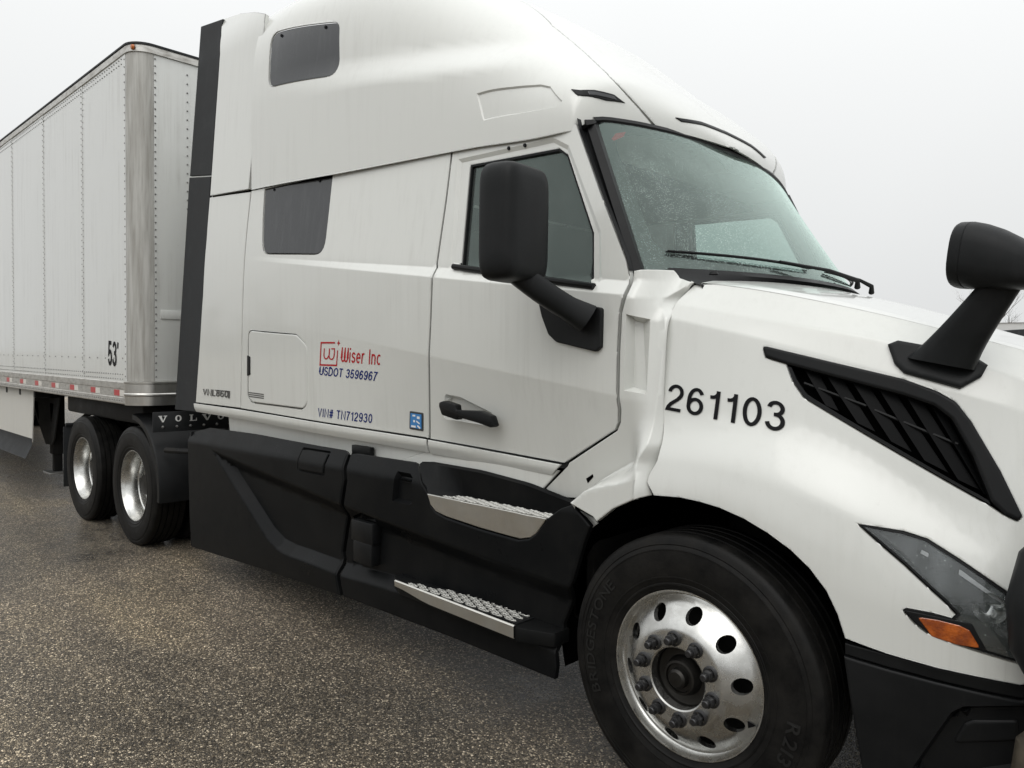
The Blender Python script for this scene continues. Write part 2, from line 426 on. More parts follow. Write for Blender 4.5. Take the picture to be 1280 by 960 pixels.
# glass: clear panes let the far windows show, tinted panes close the sleeper
def glass(name, tint, drops=0.3, tr=0.0, gloss=(0.80, 0.97, 0.90)):
    t = NT(name)
    out = t.n['Material Output']
    tb = t.node('ShaderNodeBsdfTransparent'); tb.inputs['Color'].default_value = (*tint, 1)
    gl = t.node('ShaderNodeBsdfGlossy'); gl.inputs['Roughness'].default_value = 0.03; gl.inputs['Color'].default_value = (*gloss, 1)
    fr = t.node('ShaderNodeFresnel'); fr.inputs['IOR'].default_value = 1.5
    v = t.node('ShaderNodeTexVoronoi'); v.inputs['Scale'].default_value = 170
    t.l.new(t.coord((1, 1, 0.8)), v.inputs['Vector'])
    big = t.noise(t.coord((1, 1, 0.7)), 3.5, 5, 0.7)
    drop = t.math('MULTIPLY', t.rng(v.outputs['Distance'], 0.05, 0.30, 1, 0), t.rng(big, 0.35, 0.6, 0.15, 1))
    b = t.node('ShaderNodeBump'); b.inputs['Strength'].default_value = drops; b.inputs['Distance'].default_value = 0.003
    t.l.new(drop, b.inputs['Height'])
    for n in (gl, fr):
        t.l.new(b.outputs[0], n.inputs['Normal'])
    # thin film of drizzle scatters some light
    df = t.node('ShaderNodeBsdfDiffuse'); df.inputs['Color'].default_value = (0.5, 0.56, 0.54, 1)
    v3 = t.node('ShaderNodeTexVoronoi'); v3.inputs['Scale'].default_value = 120; t.l.new(t.coord((1, 1, 0.7)), v3.inputs['Vector'])
    sp = t.node('ShaderNodeSeparateColor'); t.l.new(v3.outputs['Color'], sp.inputs[0])
    dm = t.math('MULTIPLY', t.rng(v3.outputs['Distance'], 0.10, 0.24, 1, 0), t.math('MULTIPLY', t.rng(sp.outputs[0], 0.45, 0.9, 0, 1), t.rng(big, 0.40, 0.62, 0.1, 1)))
    mx1 = t.node('ShaderNodeMixShader'); t.l.new(t.math('ADD', t.rng(big, 0.3, 0.7, tr, tr * 2.2), t.math('MULTIPLY', dm, drops)), mx1.inputs[0])
    t.l.new(tb.outputs[0], mx1.inputs[1]); t.l.new(df.outputs[0], mx1.inputs[2])
    mx = t.node('ShaderNodeMixShader')
    t.l.new(t.math('MULTIPLY', fr.outputs[0], 1.5), mx.inputs[0])
    t.l.new(mx1.outputs[0], mx.inputs[1]); t.l.new(gl.outputs[0], mx.inputs[2]); t.l.new(mx.outputs[0], out.inputs['Surface'])
    return t.m
glass('glass_screen', (0.76, 0.92, 0.85), 0.75, 0.05)
glass('glass_door', (0.34, 0.40, 0.39), 0.15, 0.05)
glass('glass_lamp', (0.80, 0.82, 0.84), 0.6, 0.05, (0.95, 0.97, 1.0))
t = NT('glass_tinted')
v = t.node('ShaderNodeTexVoronoi'); v.inputs['Scale'].default_value = 150; t.l.new(t.coord(), v.inputs['Vector'])
run = t.noise(t.coord((22, 22, 2.5)), 1.0, 4, 0.6)
t.set(Base_Color=t.mixc(t.rng(run, 0.50, 0.72, 0, 0.45), (0.030, 0.032, 0.035), (0.060, 0.062, 0.066)), Roughness=0.10, IOR=1.5)
t.bump(t.rng(v.outputs['Distance'], 0.05, 0.3, 1, 0), 0.10, 0.002)
flat('frit', (0.022, 0.023, 0.025), 0.32)

# wet asphalt with pale aggregate
t = NT('wet_asphalt')
co = t.coord()
v = t.node('ShaderNodeTexVoronoi'); v.inputs['Scale'].default_value = 112; t.l.new(co, v.inputs['Vector'])
ve = t.node('ShaderNodeTexVoronoi'); ve.feature = 'DISTANCE_TO_EDGE'; ve.inputs['Scale'].default_value = 112; t.l.new(co, ve.inputs['Vector'])
v2 = t.node('ShaderNodeTexVoronoi'); v2.inputs['Scale'].default_value = 230; t.l.new(co, v2.inputs['Vector'])
sepc = t.node('ShaderNodeSeparateColor'); t.l.new(v.outputs['Color'], sepc.inputs[0])
sepd = t.node('ShaderNodeSeparateColor'); t.l.new(v2.outputs['Color'], sepd.inputs[0])
stone = t.ramp(sepc.outputs[0], [(0.0, (0.022, 0.020, 0.017)), (0.30, (0.075, 0.066, 0.054)), (0.60, (0.150, 0.131, 0.104)), (0.80, (0.29, 0.256, 0.205)), (1.0, (0.66, 0.605, 0.51))])
sand = t.ramp(sepd.outputs[1], [(0.0, (0.016, 0.0145, 0.012)), (0.6, (0.050, 0.044, 0.036)), (1.0, (0.14, 0.125, 0.10))])
isst = t.rng(ve.outputs['Distance'], 0.06, 0.12, 0, 1)
base = t.mixc(isst, sand, stone)
big = t.noise(co, 0.42, 6, 0.62, 0.8); mid = t.noise(co, 2.6, 5, 0.6, 0.4)
lane = t.noise(t.coord((0.35, 1.6, 1)), 0.9, 4, 0.6, 0.5)
wet = t.math('MULTIPLY', t.rng(big, 0.38, 0.60, 0.0, 1.0), t.rng(mid, 0.30, 0.62, 0.25, 1.0))
damp = t.ramp(wet, [(0.0, (1.05, 1.00, 0.93)), (0.4, (0.78, 0.75, 0.70)), (1.0, (0.45, 0.43, 0.40))])
base = t.mixc(1.0, base, damp, 'MULTIPLY')
base = t.mixc(1.0, base, t.ramp(lane, [(0.33, (1.35, 1.31, 1.25)), (0.52, (2.0, 1.93, 1.82)), (0.68, (2.7, 2.56, 2.25))]), 'MULTIPLY')
t.set(Base_Color=base, Roughness=t.rng(wet, 0, 1, 0.40, 0.24))
hgt = t.math('ADD', t.rng(ve.outputs['Distance'], 0.0, 0.30, 0, 1), t.math('MULTIPLY', t.rng(v2.outputs['Distance'], 0, 0.5, 1, 0), 0.3))
hgt = t.math('ADD', hgt, t.math('MULTIPLY', mid, 1.2))
t.bump(hgt, 1.0, 0.009)

t = NT('snowy_grass')
g = t.noise(t.coord(), 1.4, 6, 0.7)
t.set(Base_Color=t.ramp(g, [(0.35, (0.11, 0.10, 0.07)), (0.5, (0.28, 0.27, 0.24)), (0.62, (0.62, 0.62, 0.61))]), Roughness=0.9)
t = NT('bark'); t.set(Base_Color=t.ramp(t.noise(t.coord(), 8, 4), [(0.3, (0.045, 0.038, 0.03)), (0.7, (0.10, 0.088, 0.07))]), Roughness=0.9)
paint('van_white', (0.7, 0.7, 0.69), 0.3)

def M_(n):
    return MATS[n]

# ---------------------------------------------------------------- geometry helpers
def empty(name, loc=(0, 0, 0), parent=None):
    o = bpy.data.objects.new(name, None); col.objects.link(o); o.location = loc
    o.empty_display_size = 0.2
    if parent:
        o.parent = parent
    return o
def tag(o, label, cat, group=None):
    o['label'] = label; o['category'] = cat
    if group:
        o['group'] = group
    return o
def mesh_obj(name, verts, faces, mat, parent=None, smooth=True, angle=35):
    me = bpy.data.meshes.new(name)
    me.from_pydata([tuple(v) for v in verts], [], faces)
    me.validate()
    if smooth:
        me.polygons.foreach_set('use_smooth', [True] * len(me.polygons))
        me.set_sharp_from_angle(angle=math.radians(angle))
    me.materials.append(M_(mat))
    o = bpy.data.objects.new(name, me); col.objects.link(o)
    if parent:
        o.parent = parent
    return o
class MB:
    """collects solids into one mesh"""
    def __init__(s):
        s.bm = bmesh.new()
    def add(s, verts, faces):
        vs = [s.bm.verts.new(v) for v in verts]
        for f in faces:
            try:
                s.bm.faces.new([vs[i] for i in f])
            except ValueError:
                pass
        return vs
    def box(s, c, size, bev=0.0, rot=None, seg=2):
        b2 = bmesh.new(); bmesh.ops.create_cube(b2, size=1)
        bmesh.ops.scale(b2, vec=Vector(size), verts=b2.verts)
        if bev > 0:
            bmesh.ops.bevel(b2, geom=list(b2.edges), offset=min(bev, min(size) * 0.45), segments=seg, affect='EDGES', profile=0.5)
        m = Matrix.Translation(c) @ (rot if rot else Matrix.Identity(4))
        bmesh.ops.transform(b2, matrix=m, verts=b2.verts)
        b2.verts.index_update()
        s.add([v.co.copy() for v in b2.verts], [[v.index for v in f.verts] for f in b2.faces]); b2.free(); return s
    def tube(s, pts, r, n=10, caps=True, flat_=1.0):
        pts = [Vector(p) for p in pts]
        rr = r if isinstance(r, (list, tuple)) else [r] * len(pts)
        verts, faces = [], []
        up = None
        for i, p in enumerate(pts):
            d = (pts[min(i + 1, len(pts) - 1)] - pts[max(i - 1, 0)]).normalized()
            if up is None:
                up = Vector((0, 0, 1)) if abs(d.z) < 0.9 else Vector((1, 0, 0))
            a = d.cross(up).normalized(); b = a.cross(d).normalized(); up = b
            for k in range(n):
                t_ = 2 * math.pi * k / n
                verts.append(p + rr[i] * (math.cos(t_) * a + flat_ * math.sin(t_) * b))
        for i in range(len(pts) - 1):
            for k in range(n):
                faces.append((i * n + k, i * n + (k + 1) % n, (i + 1) * n + (k + 1) % n, (i + 1) * n + k))
        if caps:
            faces.append(tuple(range(n - 1, -1, -1))); faces.append(tuple((len(pts) - 1) * n + k for k in range(n)))
        s.add(verts, faces); return s
    def loft(s, rings, caps=True, closed=True):
        n = len(rings[0]); verts = [v for r in rings for v in r]; faces = []
        for i in range(len(rings) - 1):
            for k in range(n if closed else n - 1):
                faces.append((i * n + k, i * n + (k + 1) % n, (i + 1) * n + (k + 1) % n, (i + 1) * n + k))
        if caps:
            faces.append(tuple(range(n - 1, -1, -1))); faces.append(tuple((len(rings) - 1) * n + k for k in range(n)))
        s.add(verts, faces); return s
    def lathe(s, prof, c=(0, 0, 0), n=48, axis='Y', a0=0.0, a1=2 * math.pi):
        """prof: (radius, offset along the axis)"""
        full = abs(a1 - a0 - 2 * math.pi) < 1e-6
        m = n if full else n + 1
        verts, faces = [], []
        for r, h in prof:
            for k in range(m):
                a = a0 + (a1 - a0) * k / n
                ca, sa = r * math.cos(a), r * math.sin(a)
                if axis == 'Y':
                    p = (c[0] + ca, c[1] + h, c[2] + sa)
                elif axis == 'X':
                    p = (c[0] + h, c[1] + ca, c[2] + sa)
                else:
                    p = (c[0] + ca, c[1] + sa, c[2] + h)
                verts.append(p)
        for i in range(len(prof) - 1):
            for k in range(n):
                k2 = (k + 1) % m
                faces.append((i * m + k, i * m + k2, (i + 1) * m + k2, (i + 1) * m + k))
        s.add(verts, faces); return s
    def prism(s, poly, d0, d1, plane='XZ', bev=0.0):
        """poly extruded between two depths along the third axis"""
        def P(a, b, d):
            return {'XZ': (a, d, b), 'XY': (a, b, d), 'YZ': (d, a, b)}[plane]
        n = len(poly)
        b2 = bmesh.new()
        v0 = [b2.verts.new(P(a, b, d0)) for a, b in poly]; v1 = [b2.verts.new(P(a, b, d1)) for a, b in poly]
        b2.faces.new(v0); b2.faces.new(v1[::-1])
        for i in range(n):
            b2.faces.new((v0[i], v1[i], v1[(i + 1) % n], v0[(i + 1) % n]))
        bmesh.ops.recalc_face_normals(b2, faces=b2.faces)
        if bev:
            bmesh.ops.bevel(b2, geom=list(b2.edges), offset=bev, segments=2, affect='EDGES', profile=0.5)
        b2.verts.index_update()
        s.add([v.co.copy() for v in b2.verts], [[v.index for v in f.verts] for f in b2.faces]); b2.free(); return s
    def build(s, name, mat, parent=None, smooth=True, angle=35):
        bmesh.ops.recalc_face_normals(s.bm, faces=s.bm.faces)
        me = bpy.data.meshes.new(name); s.bm.to_mesh(me); s.bm.free()
        if smooth:
            me.polygons.foreach_set('use_smooth', [True] * len(me.polygons)); me.set_sharp_from_angle(angle=math.radians(angle))
        me.materials.append(M_(mat))
        o = bpy.data.objects.new(name, me); col.objects.link(o)
        if parent:
            o.parent = parent
        return o
def dup(o, parent=None, loc=None, name=None):
    c = o.copy(); col.objects.link(c)
    if name:
        c.name = name
    c.parent = parent if parent else o.parent
    if loc is not None:
        c.location = loc
    for ch in o.children:
        dup(ch, c)
    return c
def mirror(o, parent=None):
    """the same part on the far side of the truck"""
    c = o.copy(); col.objects.link(c); c.parent = parent if parent else o.parent
    c.scale = (1, -1, 1); c.location.y = -o.location.y
    for ch in o.children:
        k = ch.copy(); col.objects.link(k); k.parent = c
    return c

# ---- polygons
def area2(p):
    return sum(p[i][0] * p[(i + 1) % len(p)][1] - p[(i + 1) % len(p)][0] * p[i][1] for i in range(len(p)))
def rounded(poly, r, n=5):
    """round the corners; r a number or a list with one radius per corner"""
    out = []
    m = len(poly)
    for i, p in enumerate(poly):
        rr = r[i] if isinstance(r, (list, tuple)) else r
        a = Vector(poly[i - 1]); b = Vector(p); c = Vector(poly[(i + 1) % m])
        if rr <= 0:
            out.append(tuple(b)); continue
        u = (a - b); v = (c - b)
        lu, lv = u.length, v.length
        ang = u.angle(v)
        d = min(rr / max(math.tan(ang / 2), 0.05), lu * 0.48, lv * 0.48)
        p0 = b + u.normalized() * d; p1 = b + v.normalized() * d
        for k in range(n + 1):
            t_ = k / n
            q = (1 - t_) ** 2 * p0 + 2 * t_ * (1 - t_) * b + t_ * t_ * p1
            out.append((q.x, q.y))
    return out
def resample(poly, step):
    out = []
    for i, p in enumerate(poly):
        q = poly[(i + 1) % len(poly)]
        d = math.hypot(q[0] - p[0], q[1] - p[1])
        k = max(1, int(math.ceil(d / step)))
        for j in range(k):
            out.append((p[0] + (q[0] - p[0]) * j / k, p[1] + (q[1] - p[1]) * j / k))
    return out
def offset(poly, d):
    """move the outline inwards by d"""
    s = 1 if area2(poly) > 0 else -1
    n = len(poly); out = []
    for i in range(n):
        a, b, c = Vector(poly[i - 1]), Vector(poly[i]), Vector(poly[(i + 1) % n])
        e0 = (b - a); e1 = (c - b)
        if e0.length < 1e-7 or e1.length < 1e-7:
            out.append(tuple(b)); continue
        n0 = Vector((-e0.y, e0.x)).normalized() * s; n1 = Vector((-e1.y, e1.x)).normalized() * s
        m = n0 + n1
        l2 = m.length_squared
        m = m * (2 / max(l2, 0.7)) if l2 > 1e-6 else n0
        out.append((b.x + m.x * d, b.y + m.y * d))
    return out
def inside(p, poly):
    x, y = p; c = False; j = len(poly) - 1
    for i in range(len(poly)):
        xi, yi = poly[i]; xj, yj = poly[j]
        if (yi > y) != (yj > y) and x < (xj - xi) * (y - yi) / (yj - yi) + xi:
            c = not c
        j = i
    return c
def segdist(p, poly):
    best = 9e9
    for i in range(len(poly)):
        ax, ay = poly[i - 1]; bx, by = poly[i]
        dx, dy = bx - ax, by - ay
        l2 = dx * dx + dy * dy
        t_ = 0 if l2 == 0 else max(0, min(1, ((p[0] - ax) * dx + (p[1] - ay) * dy) / l2))
        best = min(best, (p[0] - ax - t_ * dx) ** 2 + (p[1] - ay - t_ * dy) ** 2)
    return math.sqrt(best)

def np_inside(P, poly):
    c = np.zeros(len(P), bool); x, y = P[:, 0], P[:, 1]
    j = len(poly) - 1
    for i in range(len(poly)):
        xi, yi = poly[i]; xj, yj = poly[j]
        if yi != yj:
            c ^= ((yi > y) != (yj > y)) & (x < (xj - xi) * (y - yi) / (yj - yi) + xi)
        j = i
    return c
def np_segdist(P, poly):
    best = np.full(len(P), 9e9)
    for i in range(len(poly)):
        ax, ay = poly[i - 1]; bx, by = poly[i]
        dx, dy = bx - ax, by - ay
        l2 = max(dx * dx + dy * dy, 1e-12)
        t_ = np.clip(((P[:, 0] - ax) * dx + (P[:, 1] - ay) * dy) / l2, 0, 1)
        best = np.minimum(best, (P[:, 0] - ax - t_ * dx) ** 2 + (P[:, 1] - ay - t_ * dy) ** 2)
    return np.sqrt(best)

def panel(name, mat, outline, fmap, holes=(), grid=0.03, thick=0.012, roll=0.004, insets=(), out=(0, -1, 0), parent=None, lift=0.0, angle=40, du=1e-3, lines=()):
    """A pressed sheet: an outline in the surface's own two coordinates, filled with a fine grid, carried on to the
    surface fmap(u, v), with rolled edges, returns of the given thickness, holes, and sunk or raised fields."""
    out = Vector(out)
    def frame(u, v):
        p = Vector(fmap(u, v)); pu = Vector(fmap(u + du, v)) - p; pv = Vector(fmap(u, v + du)) - p
        n = pu.cross(pv)
        n = n.normalized() if n.length > 1e-12 else out
        if n.dot(out) < 0:
            n = -n
        return p, n
    loops = [resample(outline, grid)] + [resample(h, min(grid, 0.02)) for h in holes]
    pts, edges, kind = [], [], []          # kind: depth at that point
    def add_loop(lp, d):
        b = len(pts)
        for q in lp:
            pts.append(Vector(q)); kind.append(d)
        for i in range(len(lp)):
            edges.append((b + i, b + (i + 1) % len(lp)))
        return list(range(b, b + len(lp)))
    rims = []
    avoid = []
    for i, lp in enumerate(loops):
        base_d = 0.0
        if i > 0:
            for poly, depth, wdt in insets:
                if inside(lp[0], poly):
                    base_d = depth
        rims.append(add_loop(lp, base_d + roll)); avoid.append(lp)
        if roll:
            il = offset(lp, roll * (1.2 if i == 0 else -1.2))
            add_loop(il, base_d)
    fields = []
    for poly, depth, wdt in insets:
        o_ = resample(poly, min(grid, 0.02)); i_ = offset(o_, wdt)
        add_loop(o_, 0.0); add_loop(i_, depth); fields.append((i_, depth, o_)); avoid += [o_, i_]
    us = [p[0] for p in outline]; vs = [p[1] for p in outline]
    avoid0 = list(avoid)
    for ln in lines:
        P = np.array(ln)
        ok = np_inside(P, outline)
        for h in holes:
            ok &= ~np_inside(P, h)
        for a in avoid0:
            ok &= np_segdist(P, a) > 0.012
        prev = None
        for q, k_ in zip(ln, ok):
            if k_:
                pts.append(Vector(q)); kind.append(0.0)
                if prev is not None:
                    edges.append((prev, len(pts) - 1))
                prev = len(pts) - 1
            else:
                prev = None
        av = [q for q, k_ in zip(ln, ok) if k_]
        if len(av) > 1:
            avoid.append(av + av[::-1][1:-1])
    nu = int((max(us) - min(us)) / grid); nv = int((max(vs) - min(vs)) / grid)
    gu, gv = np.meshgrid(min(us) + grid * np.arange(1, nu + 1), min(vs) + grid * np.arange(1, nv + 1), indexing='ij')
    G = np.stack([gu.ravel(), gv.ravel()], 1)
    if len(G):
        keep = np_inside(G, outline)
        for h in holes:
            keep &= ~np_inside(G, h)
        G = G[keep]
    if len(G):
        keep = np.ones(len(G), bool)
        for a in avoid:
            keep &= np_segdist(G, a) >= max(grid * 0.35, 0.006)
        G = G[keep]
    if len(G):
        D = np.zeros(len(G))
        ok_ = np.ones(len(G), bool)
        for fp, dep, op in fields:
            ins = np_inside(G, fp)
            D[ins] = dep; ok_ &= ins | ~np_inside(G, op)
        G, D = G[ok_], D[ok_]
        for q, d in zip(G, D):
            pts.append(Vector((float(q[0]), float(q[1])))); kind.append(float(d))
    vco, _, fcs, ov, _, _ = delaunay_2d_cdt(pts, edges, [], 0, 1e-6)
    verts, faces = [], []
    for q, src in zip(vco, ov):
        p, n = frame(q.x, q.y)
        d = kind[src[0]] if src else 0.0
        verts.append(p - n * (d - lift))
    hl = loops[1:]
    A_ = np.array([(q.x, q.y) for q in vco]); F_ = np.array([tuple(f) for f in fcs])
    ctr = A_[F_].mean(1)
    keep = np_inside(ctr, loops[0])
    for h in hl:
        keep &= ~np_inside(ctr, h)
    faces = [tuple(int(i) for i in f) for f in F_[keep]]
    inv = {}
    for i, src in enumerate(ov):
        for s_ in src:
            inv[s_] = i
    # returns along every rim
    if thick:
        for rim in rims:
            base = len(verts)
            for r_ in rim:
                q = pts[r_]; p, n = frame(q.x, q.y); verts.append(p - n * (thick - lift))
            m = len(rim)
            for i in range(m):
                a, b = inv.get(rim[i]), inv.get(rim[(i + 1) % m])
                if a is not None and b is not None:
                    faces.append((a, b, base + (i + 1) % m, base + i))
    # shading normals straight from the surface, face normals on steps and returns
    ntop = len(vco)
    dep = [kind[src[0]] if src else 0.0 for src in ov]
    nrm = {}
    def vn(i):
        if i not in nrm:
            nrm[i] = frame(vco[i].x, vco[i].y)[1]
        return nrm[i]
    used = sorted({i for f in faces for i in f}); remap = {o_: k_ for k_, o_ in enumerate(used)}
    fin, lnorm = [], []
    rimset = {inv[r_] for rim in rims for r_ in rim if r_ in inv} if roll else set()
    for f in faces:
        p0, p1, p2 = (Vector(verts[f[0]]), Vector(verts[f[1]]), Vector(verts[f[2]]))
        fn = (p1 - p0).cross(p2 - p0)
        if fn.length < 1e-14:
            continue
        fn.normalize()
        top = all(i < ntop for i in f)
        if top:
            n0 = vn(f[0])
            if fn.dot(n0) < 0:
                f = tuple(reversed(f)); fn = -fn
            ds = [dep[i] for i in f]
            rim_face = any(i in rimset for i in f)
            if max(ds) - min(ds) < 1e-6 and not rim_face:
                ns = [vn(i) for i in f]
            elif rim_face:
                ns = [fn if i in rimset else vn(i) for i in f]
            else:
                ns = [fn] * len(f)
        else:
            ns = [fn] * len(f)
        fin.append(tuple(remap[i] for i in f)); lnorm += [tuple(n) for n in ns]
    me = bpy.data.meshes.new(name)
    me.from_pydata([tuple(verts[i]) for i in used], [], fin)
    me.polygons.foreach_set('use_smooth', [True] * len(me.polygons))
    me.normals_split_custom_set(lnorm)
    me.materials.append(M_(mat))
    o = bpy.data.objects.new(name, me); col.objects.link(o)
    if parent:
        o.parent = parent
    return o

def S_side(x, z): return (x, side(x, z), z)
def S_hood(x, z): return (x, hood(x, z), z)
def S_cowl(x, z): return (x, cowl(x, z), z)
def S_skirt(x, z): return (x, skirt(x, z), z)
def S_roof(x, t_): y, z = roof_yz(x, t_); return (x, y, z)
def S_screen(y, z): return (screen(y, z), y, z)
def S_flat(yy): return lambda x, z: (x, yy, z)
def lifted(f, d): return lambda u, v: (f(u, v)[0], f(u, v)[1] + d, f(u, v)[2])
def to_roof(poly): return [(x, roof_t(x, z)) for x, z in poly]

def text_mesh(s, bold=0.0, sx=1.0, shear=0.0):
    cu = bpy.data.curves.new('txt', 'FONT'); cu.body = s; cu.size = 1.0; cu.offset = bold; cu.shear = shear; cu.resolution_u = 6
    o = bpy.data.objects.new('txt', cu); col.objects.link(o)
    dg = bpy.context.evaluated_depsgraph_get()
    me = bpy.data.meshes.new_from_object(o.evaluated_get(dg))
    bpy.data.objects.remove(o); bpy.data.curves.remove(cu)
    bm = bmesh.new(); bm.from_mesh(me); bpy.data.meshes.remove(me)
    bmesh.ops.remove_doubles(bm, verts=bm.verts, dist=1e-5)
    bmesh.ops.triangulate(bm, faces=bm.faces)
    return bm
def finish_decal(bm, name, mat, parent):
    me = bpy.data.meshes.new(name); bm.to_mesh(me); bm.free(); me.materials.append(M_(mat))
    o = bpy.data.objects.new(name, me); col.objects.link(o); o.parent = parent
    return o
def decal_text(name, s, quad, fmap, mat, parent, bold=0.0, lift=0.0016):
    """lettering laid on a surface; quad = bottom-left, bottom-right, top-right, top-left in the surface's coordinates"""
    bm = text_mesh(s, bold)
    xs = [v.co.x for v in bm.verts]; ys = [v.co.y for v in bm.verts]
    x0, x1, y0, y1 = min(xs), max(xs), min(ys), max(ys)
    q = [Vector(p) for p in quad]
    for _ in range(2):
        lim = (x1 - x0) * 0.06
        es = [e for e in bm.edges if e.calc_length() > lim]
        if es:
            bmesh.ops.subdivide_edges(bm, edges=es, cuts=1)
            bmesh.ops.triangulate(bm, faces=bm.faces)
    for v in bm.verts:
        a = (v.co.x - x0) / (x1 - x0); b = (v.co.y - y0) / (y1 - y0)
        p = (1 - b) * ((1 - a) * q[0] + a * q[1]) + b * ((1 - a) * q[3] + a * q[2])
        X = Vector(fmap(p.x, p.y)); v.co = X + Vector((0, -lift, 0))
    return finish_decal(bm, name, mat, parent)
def EA(cx, cy, rx, ry, a0, a1, n=16):
    return [(cx + rx * math.cos(math.radians(lerp(a0, a1, k / n))), cy + ry * math.sin(math.radians(lerp(a0, a1, k / n)))) for k in range(n + 1)]
def glyphs():
    g = {}
    g['0'] = (0.55, [EA(0.275, 0.5, 0.21, 0.435, 90, 450, 28)])
    g['1'] = (0.42, [[(0.30, 0.0), (0.30, 1.0)], [(0.30, 0.90), (0.24, 0.80), (0.16, 0.765), (0.06, 0.755)]])
    g['2'] = (0.55, [EA(0.27, 0.70, 0.20, 0.235, 178, -28) + [(0.36, 0.46), (0.16, 0.27), (0.09, 0.16), (0.065, 0.065), (0.50, 0.065)]])
    g['3'] = (0.55, [EA(0.265, 0.735, 0.185, 0.20, 170, -88) + [(0.22, 0.535)], [(0.22, 0.535)] + EA(0.265, 0.30, 0.21, 0.235, 88, -172)])
    g['5'] = (0.55, [[(0.46, 0.935), (0.145, 0.935), (0.085, 0.47)] + EA(0.265, 0.325, 0.205, 0.26, 140, -165)])
    g['6'] = (0.55, [EA(0.275, 0.32, 0.205, 0.255, 90, 450, 24), [(0.07, 0.32), (0.07, 0.52)] + EA(0.285, 0.55, 0.215, 0.385, 175, 35)])
    g['7'] = (0.53, [[(0.03, 0.935), (0.47, 0.935), (0.30, 0.60), (0.21, 0.30), (0.18, 0.0)]])
    g['8'] = (0.55, [EA(0.275, 0.735, 0.175, 0.20, 0, 360, 20), EA(0.275, 0.30, 0.205, 0.235, 0, 360, 20)])
    g['9'] = (0.55, [[(0.55 - x, 1 - y) for x, y in st] for st in g['6'][1]])
    g['U'] = (0.68, [[(0.07, 1), (0.07, 0.35)] + EA(0.34, 0.35, 0.27, 0.285, 180, 360) + [(0.61, 0.35), (0.61, 1)]])
    g['S'] = (0.62, [EA(0.31, 0.72, 0.225, 0.215, 15, 262) + EA(0.31, 0.285, 0.24, 0.22, 82, -170)])
    g['D'] = (0.68, [[(0.07, 0.065), (0.07, 0.935), (0.30, 0.935)] + EA(0.30, 0.5, 0.31, 0.435, 90, -90) + [(0.07, 0.065)]])
    g['O'] = (0.74, [EA(0.37, 0.5, 0.30, 0.435, 90, 450, 28)])
    g['T'] = (0.60, [[(0.02, 0.935), (0.58, 0.935)], [(0.30, 0.935), (0.30, 0)]])
    g['V'] = (0.64, [[(0.06, 1), (0.32, 0.02), (0.58, 1)]])
    g['I'] = (0.20, [[(0.10, 0), (0.10, 1)]])
    g['N'] = (0.68, [[(0.07, 0), (0.07, 1.0), (0.61, 0.0), (0.61, 1.0)]])
    g['L'] = (0.52, [[(0.07, 1), (0.07, 0.065), (0.52, 0.065)]])
    g['#'] = (0.60, [[(0.14, 0), (0.26, 1)], [(0.36, 0), (0.48, 1)], [(0.02, 0.66), (0.60, 0.66)], [(0.0, 0.34), (0.58, 0.34)]])
    g['W'] = (0.86, [[(0.07, 1), (0.07, 0.30)] + EA(0.25, 0.30, 0.18, 0.235, 180, 360) + [(0.43, 0.30), (0.43, 1)], [(0.43, 0.30)] + EA(0.61, 0.30, 0.18, 0.235, 180, 360) + [(0.79, 0.30), (0.79, 1)]])
    g['i'] = (0.20, [[(0.10, 0), (0.10, 0.70)], [(0.10, 0.86), (0.10, 1.0)]])
    g['s'] = (0.46, [EA(0.23, 0.53, 0.15, 0.14, 10, 262, 10) + EA(0.23, 0.215, 0.16, 0.155, 82, -170, 10)])
    g['e'] = (0.50, [[(0.08, 0.37), (0.43, 0.37)] + EA(0.25, 0.36, 0.185, 0.30, 5, 318, 18)])
    g['r'] = (0.36, [[(0.08, 0), (0.08, 0.70)], [(0.08, 0.42)] + EA(0.27, 0.44, 0.18, 0.23, 170, 75, 8)])
    g['n'] = (0.50, [[(0.08, 0), (0.08, 0.70)], [(0.08, 0.40)] + EA(0.25, 0.44, 0.17, 0.22, 170, 0, 10) + [(0.42, 0)]])
    g['c'] = (0.48, [EA(0.26, 0.36, 0.185, 0.30, 50, 310, 16)])
    g["'"] = (0.18, [[(0.11, 1.0), (0.07, 0.74)]])
    g[' '] = (0.28, [])
    return g
GLYPHS = glyphs()
def ribbon(pts, wd):
    n = len(pts); P = [Vector(p) for p in pts]
    closed = (P[0] - P[-1]).length < 1e-6
    Lf, Rt = [], []
    for i in range(n):
        if closed:
            d0 = P[i] - P[i - 1] if i > 0 else P[0] - P[-2]; d1 = P[i + 1] - P[i] if i < n - 1 else P[1] - P[0]
        else:
            d0 = P[i] - P[i - 1] if i > 0 else P[1] - P[0]; d1 = P[i + 1] - P[i] if i < n - 1 else P[-1] - P[-2]
        d0 = d0.normalized(); d1 = d1.normalized()
        n0 = Vector((-d0.y, d0.x)); n1 = Vector((-d1.y, d1.x)); m = n0 + n1
        m = m * (2 / max(m.length_squared, 0.6))
        Lf.append(P[i] + m * wd / 2); Rt.append(P[i] - m * wd / 2)
    return Lf, Rt
